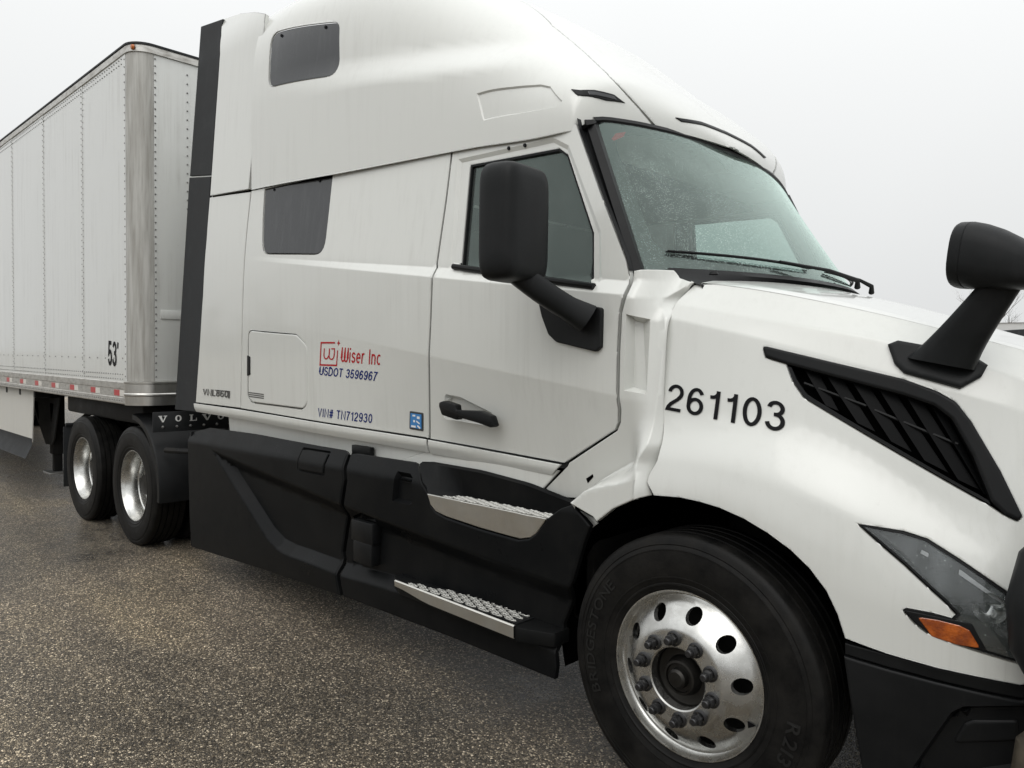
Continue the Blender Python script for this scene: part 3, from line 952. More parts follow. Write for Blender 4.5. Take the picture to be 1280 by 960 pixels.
def stroke_text(name, s, quad, fmap, mat, parent, wd=0.13, space=0.12, lift=0.0016, each=False):
    """sign lettering drawn with strokes of even weight, laid on a surface like decal_text"""
    q = [Vector(p) for p in quad]
    tot = sum(GLYPHS[c][0] for c in s) + space * (len(s) - 1)
    x = 0.0; verts, faces, outs = [], [], []
    for c in s:
        gw, sts = GLYPHS[c]
        for k_, st in enumerate(sts):
            Lf, Rt = ribbon(st, wd); b0 = len(verts)
            for a_, b_ in zip(Lf, Rt):
                for v in (a_, b_):
                    u = (x + v.x) / tot; h = v.y
                    p = (1 - h) * ((1 - u) * q[0] + u * q[1]) + h * ((1 - u) * q[3] + u * q[2])
                    X = fmap(p.x, p.y); verts.append((X[0], X[1] - lift - 0.0001 * k_, X[2]))
            faces += [(b0 + 2 * i, b0 + 2 * i + 1, b0 + 2 * i + 3, b0 + 2 * i + 2) for i in range(len(Lf) - 1)]
        if each and not verts:
            pass
        elif each:
            outs.append(mesh_obj(name, verts, faces, mat, parent, smooth=False)); verts, faces = [], []
        x += gw + space
    if not each:
        outs.append(mesh_obj(name, verts, faces, mat, parent, smooth=False))
    return outs
def decal_polys(name, polys, quad, fmap, mat, parent, lift=0.0016):
    """flat marks given as polygons in the unit square of the quad"""
    q = [Vector(p) for p in quad]
    verts, faces = [], []
    for poly in polys:
        b0 = len(verts)
        for a, b in poly:
            p = (1 - b) * ((1 - a) * q[0] + a * q[1]) + b * ((1 - a) * q[3] + a * q[2])
            X = fmap(p.x, p.y); verts.append((X[0], X[1] - lift, X[2]))
        faces.append(tuple(range(b0, len(verts))))
    return mesh_obj(name, verts, faces, mat, parent, smooth=False)
def bar(a, b, wd):
    """a thick line in the unit square"""
    a, b = Vector(a), Vector(b); d = (b - a).normalized(); n = Vector((-d.y, d.x)) * wd / 2
    return [tuple(a - n), tuple(b - n), tuple(b + n), tuple(a + n)]

# ================================================================ the setting
def ground_sheet(name, x0, x1, y0, y1, z, mat, n=1):
    o = mesh_obj(name, [(x0, y0, z), (x1, y0, z), (x1, y1, z), (x0, y1, z)], [(0, 1, 2, 3)], mat, smooth=False)
    o['kind'] = 'structure'; return o
ground_sheet('ground', -900, 900, -900, 900, -0.004, 'snowy_grass')
lot = ground_sheet('parking_lot', -70, 45, -26, 17, 0.0, 'wet_asphalt')

# ================================================================ trailer
trailer = tag(empty('box_trailer', (-5.22, 0, 0)), 'long white riveted dry van trailer behind the tractor with 53 on its side', 'trailer')
TX = -5.22                                  # parts are built in world metres, then hung under the trailer
def tr(o):
    o.parent = trailer; o.location = (-TX, 0, 0); return o
YS, ZB, ZR, ZW, ZT = 1.295, 1.20, 1.385, 4.085, 4.16
RC = 0.16
seams = [-5.245, -6.346] + [-7.597 - 1.262 * k for k in range(11)]
seams[-1] = -20.6
# side sheets: each laps 2 mm over the next, slightly bowed
def sheet(x0, x1, sgn, k):
    n = 10; verts, faces = [], []
    m = 16
    rnd = random.Random(k)
    for i in range(n + 1):
        for j in range(m + 1):
            x = lerp(x0, x1, i / n); z = lerp(ZR - 0.01, ZW, j / m)
            bow = 0.0025 * math.sin(math.pi * i / n) * math.sin(math.pi * j / m) + rnd.uniform(-0.0005, 0.0005)
            lap = 0.003 * (1 - i / n)
            verts.append((x, sgn * (YS + bow + lap), z))
    for i in range(n):
        for j in range(m):
            a = i * (m + 1) + j
            faces.append((a, a + 1, a + m + 2, a + m + 1))
    b0 = len(verts)
    for j in range(m + 1):                       # folded leading edge
        v = verts[j]; verts.append((v[0] + 0.0015, sgn * (YS - 0.004), v[2]))
    for j in range(m):
        faces.append((j, j + 1, b0 + j + 1, b0 + j))
    return tr(mesh_obj('side_panel', verts, faces, 'trailer_white'))
for k in range(len(seams) - 1):
    sheet(seams[k], seams[k + 1], -1, k)
    sheet(seams[k], seams[k + 1], 1, k + 50)
# rounded front corners, front wall sheets
XF = -5.24 + RC
for sgn in (-1, 1):
    mb = MB(); rings = []
    for j in range(2):
        z = (ZR - 0.005, ZW)[j]
        rings.append([(-5.24 + RC * math.sin(a), sgn * (YS - RC + RC * math.cos(a)), z) for a in [k * math.pi / 2 / 12 for k in range(13)]])
    mb.loft(rings, caps=False, closed=False)
    tr(mb.build('corner_post', 'corner_metal'))
for k in range(4):
    y0 = lerp(-(YS - RC), YS - RC, k / 4); y1 = lerp(-(YS - RC), YS - RC, (k + 1) / 4)
    mb = MB(); mb.box((XF - 0.012, (y0 + y1) / 2, (ZR + ZW) / 2), (0.02 + 0.002 * (k % 2), y1 - y0 - 0.003, ZW - ZR - 0.01), 0.002)
    tr(mb.build('front_panel', 'trailer_white'))
# a patched plate on the front wall
pq = [(-1.044, 1.991), (-0.9317, 2.004), (-0.9319, 1.922), (-1.044, 1.91)]
mb = MB(); mb.box((XF + 0.004, (pq[0][0] + pq[2][0]) / 2 + 0.05, (pq[0][1] + pq[2][1]) / 2), (0.006, 0.30, 0.075), 0.002)
tr(mb.build('patch_plate', 'trailer_white'))
# outline following the trailer in plan, for rails
def plan(inset=0.0, xr=-21.3):
    pts = [(xr, -(YS + inset))]
    for k in range(9):
        a = -math.pi / 2 + k * math.pi / 2 / 8
        pts.append((-5.24 + (RC + inset) * math.cos(a), -(YS - RC) + (RC + inset) * math.sin(a)))
    for k in range(9):
        a = k * math.pi / 2 / 8
        pts.append((-5.24 + (RC + inset) * math.cos(a), (YS - RC) + (RC + inset) * math.sin(a)))
    pts.append((xr, YS + inset)); return pts
def band(name, zs_, mat):
    """zs_: list of (z, outset) from bottom to top"""
    mb = MB(); mb.loft([[(x, y, z) for x, y in plan(o_)] for z, o_ in zs_], caps=False, closed=False)
    return tr(mb.build(name, mat, angle=25))
band('top_rail', [(ZW - 0.004, -0.004), (ZW - 0.004, 0.010), (ZW + 0.045, 0.012), (ZW + 0.05, 0.006), (ZW + 0.055, 0.006)], 'rail_metal')
band('roof_edge', [(ZW + 0.052, 0.004), (ZW + 0.055, 0.016), (ZT - 0.004, 0.014), (ZT, 0.004), (ZT + 0.002, -0.05)], 'rubber_strip')
mb = MB(); mb.prism([(x, y) for x, y in plan(-0.02)], ZT - 0.02, ZT - 0.004, 'XY'); tr(mb.build('roof', 'trailer_white'))
band('bottom_rail', [(ZB, -0.02), (ZB, 0.006), (ZB + 0.008, 0.010), (ZB + 0.052, 0.010), (ZB + 0.056, 0.005), (ZB + 0.125, 0.005), (ZB + 0.130, 0.011), (ZR - 0.004, 0.012), (ZR + 0.002, 0.008), (ZR + 0.002, -0.01)], 'rail_metal')
# bright nose band wrapped round the lower front corner
def nose(zs_, name, mat):
    mb = MB()
    pl = lambda ins: [(x, y) for x, y in plan(ins, -5.245)]
    mb.loft([[(x, y, z) for x, y in pl(o_)] for z, o_ in zs_], caps=False, closed=False)
    return tr(mb.build(name, mat, angle=25))
nose([(ZB - 0.004, 0.004), (ZB - 0.004, 0.018), (ZB + 0.07, 0.020), (ZB + 0.078, 0.026), (ZB + 0.090, 0.026), (ZB + 0.098, 0.020), (ZR - 0.012, 0.019), (ZR - 0.006, 0.026), (ZR + 0.006, 0.026), (ZR + 0.012, 0.004)], 'nose_band', 'stainless')
# floor and crossmembers
mb = MB(); mb.box((-13.2, 0, 1.28), (15.9, 2.54, 0.12)); tr(mb.build('floor', 'chassis_black'))
mb = MB(); mb.box((-6.6, 0, 1.19), (2.6, 2.2, 0.05)); tr(mb.build('coupler_plate', 'chassis_black'))
mb = MB(); mb.box((-6.35, 0, 1.10), (2.1, 2.30, 0.18), 0.03); tr(mb.build('coupler_apron', 'chassis_black'))
for k in range(14):
    mb = MB(); mb.box((-8.3 - 0.62 * k, 0, 1.17), (0.06, 2.46, 0.10)); tr(mb.build('crossmember', 'chassis_black'))
# rivets
rv = []
def rivet_rows():
    for k, x in enumerate(seams[1:9]):
        z = ZR + 0.05
        while z < ZW - 0.03:
            rv.append((x + 0.018, -(YS + 0.004), z)); rv.append((x - 0.022, -(YS + 0.004), z + 0.022)); z += 0.055
    x = -5.33
    while x > -15:
        for zz in (ZW - 0.03, ZW - 0.07):
            rv.append((x, -(YS + 0.004), zz))
        for zz in (ZR + 0.025, ZR + 0.065, ZB + 0.03):
            rv.append((x, -(YS + (0.003 if zz > ZR else 0.011)), zz))
        x -= 0.058
    x = -5.33
    while x > -15:
        rv.append((x, -(YS + 0.004), ZR + 0.20)); x -= 0.21
    z = ZR + 0.05
    while z < ZW - 0.03:
        rv.append((-5.262, -(YS + 0.004), z)); z += 0.062
rivet_rows()
mb = MB()
for x, y, z in rv:
    r_ = 0.0072
    ring = [(x + r_ * math.cos(a), y, z + r_ * math.sin(a)) for a in [k * math.pi / 3 for k in range(6)]]
    rin2 = [(x + r_ * .5 * math.cos(a), y - 0.0045, z + r_ * .5 * math.sin(a)) for a in [k * math.pi / 3 for k in range(6)]]
    mb.add(ring + rin2, [(k, (k + 1) % 6, 6 + (k + 1) % 6, 6 + k) for k in range(6)] + [(6, 7, 8, 9, 10, 11)])
# rivets on the nose: along the post edge, the front sheets and their joints
for yy, dz in ((-(YS - RC) + 0.012, 0.058), (-0.86, 0.075), (-0.55, 0.075), (-0.25, 0.075), (0.3, 0.075)):
    z = ZR + 0.05
    while z < ZW - 0.03:
        x = XF + 0.002; r_ = 0.008
        ring = [(x, yy + r_ * math.cos(a), z + r_ * math.sin(a)) for a in [k * math.pi / 3 for k in range(6)]]
        rin2 = [(x + .0045, yy + r_ * .5 * math.cos(a), z + r_ * .5 * math.sin(a)) for a in [k * math.pi / 3 for k in range(6)]]
        mb.add(ring + rin2, [(k, (k + 1) % 6, 6 + (k + 1) % 6, 6 + k) for k in range(6)] + [(6, 7, 8, 9, 10, 11)]); z += dz
o = tr(mb.build('rivets', 'rivet_grey')); o['kind'] = 'stuff'
# reflective tape
def tape(x0, x1, mat, name):
    mb = MB(); mb.box(((x0 + x1) / 2, -(YS + 0.0065), ZB + 0.092), (abs(x1 - x0), 0.002, 0.05)); return tr(mb.build(name, mat, smooth=False))
k = 0
x = -5.53
while x > -20:
    tape(x, x + 0.13, 'tape_red', 'reflective_tape_red'); tape(x + 0.135, x + 0.25, 'tape_white', 'reflective_tape_white'); x -= 0.61
# marker lamp on the top corner
mb = MB(); mb.lathe([(0.001, -0.02), (0.016, -0.018), (0.022, -0.006), (0.024, 0.0)], (-5.14, -(YS - RC) - 0.135, ZW + 0.026), 12); tr(mb.build('marker_lamp', 'orange_lens'))
# 53 lettering
decal = stroke_text('length_lettering', "53'", [(-5.683, 1.524), (-5.428, 1.512), (-5.425, 1.718), (-5.68, 1.733)], S_flat(-(YS + 0.0035)), 'decal_black', trailer, 0.16, 0.10, 0.002)[0]
tr(decal)
# side skirt under the trailer
sk = [(-8.327, 1.057), (-8.47, 0.6471)]
for k in range(6):
    xa, xb = -8.38 - k * 1.9, -8.38 - (k + 1) * 1.9 + 0.004
    mb = MB()
    mb.prism([(xa - (0.05 if k == 0 else 0), 0.60), (xa + (0.03 if k == 0 else 0), 1.20), (xb, 1.20), (xb, 0.60)], -1.225, -1.215); tr(mb.build('skirt_panel', 'skirt_white'))
    mb = MB()
    mb.add([(xa - 0.05, -1.226, 0.64), (xb, -1.226, 0.64), (xb, -1.226, 0.56), (xa - 0.05, -1.226, 0.56), (xa - 0.02, -1.30, 0.42), (xb, -1.30, 0.42), (xa - 0.02, -1.29, 0.415), (xb, -1.29, 0.415)],
           [(0, 1, 2, 3), (3, 2, 5, 4), (4, 5, 7, 6)]); tr(mb.build('skirt_flap', 'rubber_strip'))
# landing gear: two legs with gusset plates, braces and feet
def landing_leg(sgn):
    g = tr(MB().prism([(-9.471, 1.052), (-8.236, 1.11), (-8.449, 0.626), (-8.546, 0.5427), (-8.791, 0.5301), (-9.329, 0.9493)], sgn * 1.0 if sgn < 0 else 0.99, sgn * 0.985 if sgn < 0 else 1.0).build('landing_leg', 'leg_grey'))
    cut = [(-9.291, 1.021), (-9.115, 1.02), (-9.07, 0.7979)]
    mb = MB(); mb.prism(cut, sgn * 1.004, sgn * 1.001); s1 = mb.build('gusset_slot', 'gap_black', g)
    cut = [(-8.581, 1.028), (-8.454, 1.025), (-8.555, 0.8046)]
    mb = MB(); mb.prism(cut, sgn * 1.004, sgn * 1.001); s1 = mb.build('gusset_slot', 'gap_black', g)
    mb = MB(); mb.box((-8.62, sgn * 0.92, 0.80), (0.13, 0.13, 0.75), 0.01); mb.box((-8.62, sgn * 0.92, 0.42), (0.09, 0.09, 0.40), 0.01); mb.build('leg_tube', 'chassis_black', g)
    mb = MB(); mb.box((-8.62, sgn * 0.92, 0.21), (0.28, 0.24, 0.025), 0.006); mb.build('foot', 'galvanised', g)
    return g
landing_leg(-1); landing_leg(1)
mb = MB(); mb.tube([(-8.62, -0.92, 0.75), (-8.62, 0.92, 0.75)], 0.025); mb.tube([(-8.62, -0.9, 0.62), (-7.9, -0.5, 1.18)], 0.03); mb.tube([(-8.62, 0.9, 0.62), (-7.9, 0.5, 1.18)], 0.03)
tr(mb.build('landing_brace', 'chassis_black'))
mb = MB(); mb.box((-20.62 - 0.3, 0, 2.6), (0.12, 2.58, 3.0), 0.01); tr(mb.build('rear_frame', 'galvanised'))

# ================================================================ tractor
truck = tag(empty('semi_truck', (0, 0, 0)), 'white conventional semi tractor with sleeper cab numbered 261103 on its hood', 'truck')

# ---- outlines in metres on the body side (x, z)
EXT_X = [(-3.407, 2.721), (-3.482, 1.866), (-3.538, 1.263)]
sill = [(-4.275, 1.266), (-3.532, 1.263), (-1.57, 1.218)]
seam_rear = [(-4.021, 2.768), (-3.419, 2.731)]
seam_cab = [(-3.397, 2.728), (-2.456, 2.712), (-1.742, 2.692), (-1.485, 2.682)]
door_rear = [(-1.474, 2.671), (-1.481, 2.417), (-1.501, 2.097), (-1.485, 2.025), (-1.497, 1.816), (-1.512, 1.63), (-1.573, 1.218)]
door_line = [(-0.6795, 2.643), (-1.462, 2.669), (-1.469, 2.416), (-1.489, 2.096), (-1.473, 2.024), (-1.485, 1.816), (-1.499, 1.63), (-1.561, 1.215), (-0.6656, 1.187), (-0.3755, 1.354), (-0.3563, 1.386), (-0.3488, 1.437), (-0.3529, 1.491), (-0.3513, 1.663), (-0.3439, 1.819), (-0.3257, 1.889), (-0.3276, 1.936), (-0.338, 1.978), (-0.3545, 2.027), (-0.4961, 2.285)]
window_line = [(-1.332, 2.575), (-0.7712, 2.555), (-0.7173, 2.517), (-0.5387, 2.158), (-0.515, 1.946), (-1.322, 2.072)]
inner_line = [(-1.417, 2.617), (-0.8007, 2.611), (-0.6946, 2.548), (-0.4893, 2.152), (-0.4499, 1.929), (-1.397, 2.085)]

# lower sleeper wall, with the sleeper window cut out of its upper rear corner
win_low = rounded([(-3.228, 2.715), (-2.49, 2.705), (-2.488, 2.454), (-2.49, 2.226), (-3.2, 2.288), (-3.224, 2.539)], [0, 0, 0, 0.09, 0.09, 0], 6)
hatch = rounded([(-3.399, 1.797), (-2.775, 1.762), (-2.647, 1.691), (-2.661, 1.337), (-2.718, 1.302), (-3.356, 1.308), (-3.429, 1.34)], [0.05, 0.08, 0.08, 0.06, 0.05, 0.06, 0.05])
sleeper_out = seam_cab + door_rear + [sill[2]] + [(EXT_X[2][0] + 0.004, sill[1][1] - 0.002), (EXT_X[1][0] + 0.004, EXT_X[1][1])]
sleeper_wall = panel('sleeper_wall', 'white_paint', sleeper_out, S_side, holes=[win_low, hatch], grid=0.024, lines=side_lines(), parent=truck)
sw_glass = panel('sleeper_window', 'glass_tinted', offset(win_low, 0.004), S_side, grid=0.05, thick=0.01, roll=0.004, lift=-0.006, parent=truck)
mb = MB()
for q in [(-3.115, 2.697), (-2.619, 2.683)]:
    mb.lathe([(0.0005, -0.004), (0.008, -0.003), (0.009, 0.004)], (q[0], side(*q) + 0.004, q[1]), 10)
mb.build('window_screw', 'decal_black', sw_glass)
hatch_o = panel('luggage_door', 'white_paint', offset(hatch, 0.005), S_side, grid=0.03, roll=0.006, parent=truck)
panel('latch', 'black_plastic', rounded([(-3.412, 1.627), (-3.374, 1.617), (-3.38, 1.498), (-3.42, 1.487)], 0.004, 2), S_side, grid=0.02, lift=0.006, roll=0.002, parent=hatch_o)
lq = [(-3.415, 1.384), (-3.198, 1.38), (-3.2, 1.337), (-3.406, 1.341)]
for k in range(3):
    a, b = 0.12 + 0.3 * k, 0.28 + 0.3 * k
    pl = [(lerp(lq[3][0], lq[0][0], a), lerp(lq[3][1], lq[0][1], a)), (lerp(lq[2][0], lq[1][0], a), lerp(lq[2][1], lq[1][1], a)), (lerp(lq[2][0], lq[1][0], b), lerp(lq[2][1], lq[1][1], b)), (lerp(lq[3][0], lq[0][0], b), lerp(lq[3][1], lq[0][1], b))]
    panel('label_line', 'badge_grey', pl, S_side, grid=0.05, lift=0.0015, roll=0.0, thick=0.0, parent=hatch_o)

# rear side extender (lower), white
XB = [(-4.021, 2.768), (-4.037, 2.461), (-4.092, 2.057), (-4.179, 1.645), (-4.268, 1.264)]
ext_low_out = [XB[0], (EXT_X[0][0] - 0.004, EXT_X[0][1] + 0.002), (EXT_X[1][0] - 0.004, EXT_X[1][1]), (EXT_X[2][0] - 0.004, EXT_X[2][1]), XB[4], XB[3], XB[2], XB[1]]
ext_low = panel('side_extender_lower', 'white_paint', ext_low_out, S_side, grid=0.04, lines=side_lines(), parent=truck)
# black rubber gap strips
RS = [(-4.57, 3.011), (-4.16, 2.954), (-4.256, 1.192), (-4.694, 1.184)]
strip_low = panel('gap_strip_lower', 'rubber_strip', RS, lambda x, z: (x, gapstrip(x, z), z), grid=0.06, thick=0.02, parent=truck)
# rocker lip below the sleeper and door, then the set-back valance under it
def S_rocker(x, z):
    zt = interp([(-4.2, 1.277), (-3.2, 1.267), (-1.43, 1.238), (-0.58, 1.205), (-0.5, 1.20)], x)
    d = zt - z
    y = side(x, zt) - 0.006 - 0.010 * sstep(0, 0.02, d) + 0.5 * softramp(d - 0.055, 0.012)
    return (x, y, z)
rock = [(-4.268, 1.258), (-3.532, 1.255), (-1.571, 1.212), (-1.576, 1.141), (-3.536, 1.185), (-4.251, 1.192)]
rocker = panel('rocker_lip', 'white_paint', rock, S_rocker, grid=0.016, roll=0.003, parent=truck)
rock2 = [(-1.556, 1.211), (-0.6709, 1.181), (-0.7291, 1.126), (-1.21, 1.126), (-1.564, 1.138)]
rocker2 = panel('door_sill_lip', 'white_paint', rock2, S_rocker, grid=0.022, roll=0.003, parent=truck)
def S_val(x, z): return (x, -1.075 - 0.02 * sstep(-1.6, -0.9, x), z)
val = [(-3.871, 1.212), (-1.565, 1.158), (-0.6945, 1.151), (-0.9133, 0.9357), (-2.347, 0.9045), (-3.821, 0.9547)]
panel('valance', 'white_paint', val[:2] + val[4:], S_val, grid=0.05, parent=truck)
panel('valance', 'white_paint', val[1:5], lifted(S_val, -0.004), grid=0.05, parent=truck)
mb = MB(); q = [(-2.229, 1.101), (-2.05, 1.078)]; mb.box(((q[0][0] + q[1][0]) / 2, -1.105, (q[0][1] + q[1][1]) / 2), (q[1][0] - q[0][0], 0.03, q[0][1] - q[1][1] + 0.05), 0.004); mb.build('skirt_bracket', 'black_plastic', truck)

# ---- high roof
UX = [(-3.278, 3.807), (-3.383, 2.736)]
wtop = rounded([(-3.189, 3.727), (-2.471, 3.6), (-2.436, 3.27), (-3.162, 3.356)], 0.075, 6)
def roof_seam(x0, x1, n):
    return [(lerp(x0, x1, k / n), 0.0) for k in range(n + 1)]
def S_roofz(x, z): return (x, roof(x, z), z)
# joint expressed along the roof: t as a function of x
joint = []
for q in [(-1.185, 3.332), (-1.165, 3.316), (-1.146, 3.3), (-1.126, 3.283), (-1.107, 3.266), (-1.086, 3.249), (-1.066, 3.231), (-1.045, 3.214), (-1.025, 3.197), (-1.005, 3.179), (-0.9844, 3.161), (-0.9627, 3.143), (-0.9392, 3.123), (-0.9137, 3.102), (-0.8861, 3.079), (-0.8579, 3.056), (-0.8299, 3.033), (-0.8028, 3.011), (-0.7772, 2.989), (-0.7535, 2.969), (-0.7316, 2.95), (-0.7113, 2.932), (-0.6924, 2.914), (-0.6747, 2.897), (-0.6594, 2.882), (-0.6474, 2.868), (-0.6383, 2.857), (-0.6306, 2.845), (-0.6238, 2.835), (-0.6175, 2.824), (-0.6115, 2.814), (-0.6059, 2.803), (-0.6004, 2.793), (-0.595, 2.782), (-0.5901, 2.772), (-0.5854, 2.762), (-0.5811, 2.751), (-0.577, 2.741), (-0.5732, 2.731), (-0.5696, 2.72), (-0.5662, 2.71)]:
    joint.append((q[0], roof_t(q[0], q[1])))
jx = joint
x0_, t0_ = jx[0]
JT = [(x0_ - 1.7 * k_ / 8, lerp(t0_, 1.0, k_ / 8)) for k_ in range(8, 0, -1)] + jx
corner_lines = [[(x_, t_ / 50) for t_ in range(1, 50)] for x_ in frange(-0.75, -0.495, 24)]
roof_out = [(UX[1][0] + 0.004, 0.0)] + [(lerp(UX[1][0], jx[-1][0], k / 40.0), 0.0) for k in range(1, 40)] + [(jx[-1][0] - 0.003, 0.0)]
roof_out += [(x - 0.0018, t_) for x, t_ in reversed(JT)] + [(UX[1][0] + 0.004, 1.0)]
dome_rec = to_roof([(-1.278, 2.9), (-1.059, 2.885), (-0.8987, 2.863), (-0.8419, 2.841), (-0.7546, 2.753), (-0.7868, 2.731), (-0.9909, 2.744), (-1.226, 2.759)])
lampq = to_roof([(-0.7311, 2.804), (-0.6757, 2.797), (-0.6269, 2.8), (-0.6101, 2.776), (-0.6317, 2.764), (-0.6934, 2.769)])
roof_side = panel('roof_fairing', 'white_paint', roof_out, S_roof, holes=[to_roof(wtop)], grid=0.022, lines=corner_lines, roll=0.003, out=(0, -0.8, 0.6), insets=[(dome_rec, 0.008, 0.006)], parent=truck)
cap_out = [(x + 0.0018, t_) for x, t_ in JT] + [(jx[-1][0] + 0.003, 0.0)] + [(lerp(jx[-1][0] + 0.003, -0.487, k / 16), 0.0) for k in range(1, 17)] + [(-0.487, 1.0)]
roof_cap = panel('roof_cap', 'white_paint', cap_out, S_roof, grid=0.022, lines=corner_lines, roll=0.003, out=(0.3, -0.5, 0.8), parent=truck)
upper_win = panel('upper_window', 'glass_tinted', to_roof(offset(wtop, 0.004)), S_roof, grid=0.05, lift=-0.008, roll=0.003, out=(0, -0.9, 0.3), parent=truck)
mb = MB()
for q in [(-3.065, 3.669), (-2.603, 3.598)]:
    mb.lathe([(0.0005, -0.004), (0.009, -0.003), (0.010, 0.004)], (q[0], roof(*q) + 0.004, q[1]), 10)
mb.build('window_screw', 'decal_black', upper_win)
# upper extender, white, and its black strip
def S_ext(x, z): return (x, ext(x, z), z)
ext_up_out = [(-3.994, 2.777), (-3.405, 2.74), (-3.38, 2.992), (-3.356, 3.297), (-3.327, 3.582), (-3.307, 3.788), (-3.322, 3.892), (-3.512, 3.97), (-3.778, 4.049), (-4.111, 4.114), (-4, 3.942), (-3.957, 3.79), (-3.962, 3.606), (-3.971, 3.394), (-3.982, 3.09)]
ext_up = panel('side_extender_upper', 'white_paint', ext_up_out, S_ext, grid=0.04, thick=0.03, parent=truck)
us = [(-4.448, 4.156), (-4.047, 4.089), (-4.149, 2.964), (-4.56, 3.022)]
strip_up = panel('gap_strip_upper', 'rubber_strip', us, lambda x, z: (x, gapstrip(x, z), z), grid=0.06, thick=0.02, parent=truck)
# roof marker lamps
def marker(q, parent):
    o = panel('marker_lamp', 'black_plastic', q, S_roof, grid=0.02, lift=0.006, roll=0.003, thick=0.02, out=(0.3, -0.5, 0.8), parent=parent)
    return o
mk = marker(lampq, truck)
panel('lens', 'glass_tinted', to_roof([(-0.6706, 2.787), (-0.6271, 2.791), (-0.6209, 2.776), (-0.6629, 2.772)]), S_roof, grid=0.02, lift=0.009, roll=0.002, out=(0.3, -0.5, 0.8), parent=mk)
# the slim lamp above the windscreen, on the front cap: laid out in (y, z) on the cap
def cap_point(y, z):
    lo, hi = -2.2, -0.487
    for _ in range(20):                       # walk along x until the roof surface is met
        m = (lo + hi) / 2
        t0 = 0.0; t1 = 1.0
        for _ in range(15):
            tm = (t0 + t1) / 2
            if -roof_yz(m, tm)[0] > abs(y):
                t0 = tm
            else:
                t1 = tm
        if roof_yz(m, t0)[1] > z:
            lo = m
        else:
            hi = m
    return ((lo + hi) / 2, y, z)
cl_q = [(-0.47, 2.772), (-0.26, 2.800), (0.0, 2.808), (0.26, 2.800), (0.47, 2.772), (0.43, 2.760), (0.25, 2.782), (0.0, 2.790), (-0.25, 2.782), (-0.43, 2.760)]
cl = panel('centre_marker_lamp', 'black_plastic', cl_q, cap_point, grid=0.05, lift=0.006, roll=0.003, thick=0.02, out=(0.6, 0, 0.8), parent=truck)

# ---- door
door = panel('door', 'white_paint', door_line, S_side, holes=[window_line], grid=0.022, roll=0.004, thick=0.03, lines=side_lines(),
             insets=[([(-1.411, 2.612), (-0.7998, 2.603), (-0.7081, 2.551), (-0.4938, 2.156), (-0.4653, 1.93), (-1.391, 2.081)], 0.010, 0.018), (rounded([(-1.409, 1.452), (-1.298, 1.443), (-1.074, 1.375), (-1.068, 1.316), (-1.106, 1.313), (-1.443, 1.328)], [0.01, 0.05, 0.05, 0.02, 0.01, 0.01]), 0.030, 0.022)], parent=truck)
for ch in ():
    pass
panel('door_glass', 'glass_door', offset(window_line, -0.01), S_side, grid=0.06, lift=-0.030, roll=0, thick=0, parent=door)
ring_o = offset(window_line, -0.002); ring_i = offset(window_line, 0.010)
panel('window_seal', 'black_plastic', ring_o, S_side, holes=[ring_i], grid=0.03, lift=-0.015, roll=0.002, thick=0.014, parent=door)
# raised frame lip around the window
ro = rounded(inner_line, [0.05, 0.05, 0.05, 0.05, 0.02, 0.02])
b_ = [(-1.361, 2.073), (-1.069, 2.024), (-0.6691, 1.956), (-0.4775, 1.925)]
mb = MB(); mb.tube([(x, side(x, z) - 0.008, z + 0.001) for x, z in b_], [0.014, 0.016, 0.016, 0.014], 10, flat_=1.0); mb.build('belt_moulding', 'black_plastic', door)
mb = MB()
for q in [(-1.071, 2.606), (-0.9702, 2.601)]:
    mb.lathe([(0.0005, -0.005), (0.008, -0.004), (0.0095, 0.004)], (q[0], side(*q), q[1]), 12)
mb.build('plug', 'black_plastic', door)
# handle
hp = [(-1.385, 1.413), (-1.353, 1.423), (-1.266, 1.408), (-1.26, 1.383), (-1.1, 1.389), (-1.026, 1.37), (-1.005, 1.326), (-1.026, 1.317), (-1.11, 1.333), (-1.248, 1.35), (-1.256, 1.336), (-1.364, 1.354), (-1.385, 1.394)]
mb = MB(); mb.prism(hp, -1.192, -1.150, bev=0.006); mb.build('handle', 'black_plastic', door)
# ---- inner door skin and cab lining (dark) so that the glass looks into a dark cab
lin_out = [(-1.46, 1.30), (-1.46, 2.58), (-0.70, 2.55), (-0.42, 1.96), (-0.42, 1.35), (-0.62, 1.22)]
lin = panel('door_trim', 'interior_dark', lin_out, lambda x, z: (x, side(x, z) + 0.055, z), holes=[offset(window_line, -0.012)], grid=0.08, roll=0, thick=0.015, parent=truck)

# ---- windscreen, laid out in (y, z)
half_top = [(-0.978, 2.664), (-0.90, 2.682), (-0.72, 2.694), (-0.50, 2.702), (-0.25, 2.706), (0.0, 2.708)]
half_bot = [(-1.05, 1.995), (-0.8, 1.985), (-0.4, 1.975), (0.0, 1.97)]
ws_out = half_top + [(-y, z) for y, z in reversed(half_top[:-1])] + [(-y, z) for y, z in half_bot] + list(reversed(half_bot[:-1]))
ws_in_half_t = [(-0.905, 2.54), (-0.875, 2.605), (-0.78, 2.63), (-0.5, 2.65), (-0.26, 2.655)]
ws_in = ws_in_half_t + [(-0.19, 2.55), (0.19, 2.55)] + [(-y, z) for y, z in reversed(ws_in_half_t)] + [(0.950, 2.12), (0.90, 2.06), (0.5, 2.045), (0.0, 2.035), (-0.5, 2.045), (-0.90, 2.06), (-0.950, 2.12)]
ws_in = rounded(ws_in, 0.03, 3)
screen_o = panel('windscreen', 'glass_screen', ws_out, S_screen, grid=0.05, roll=0, thick=0, out=(1, 0, 0), parent=truck)
panel('screen_border', 'frit', offset(ws_out, 0.002), S_screen, holes=[ws_in], grid=0.04, roll=0, thick=0, out=(1, 0, 0), lift=-0.006, parent=screen_o)
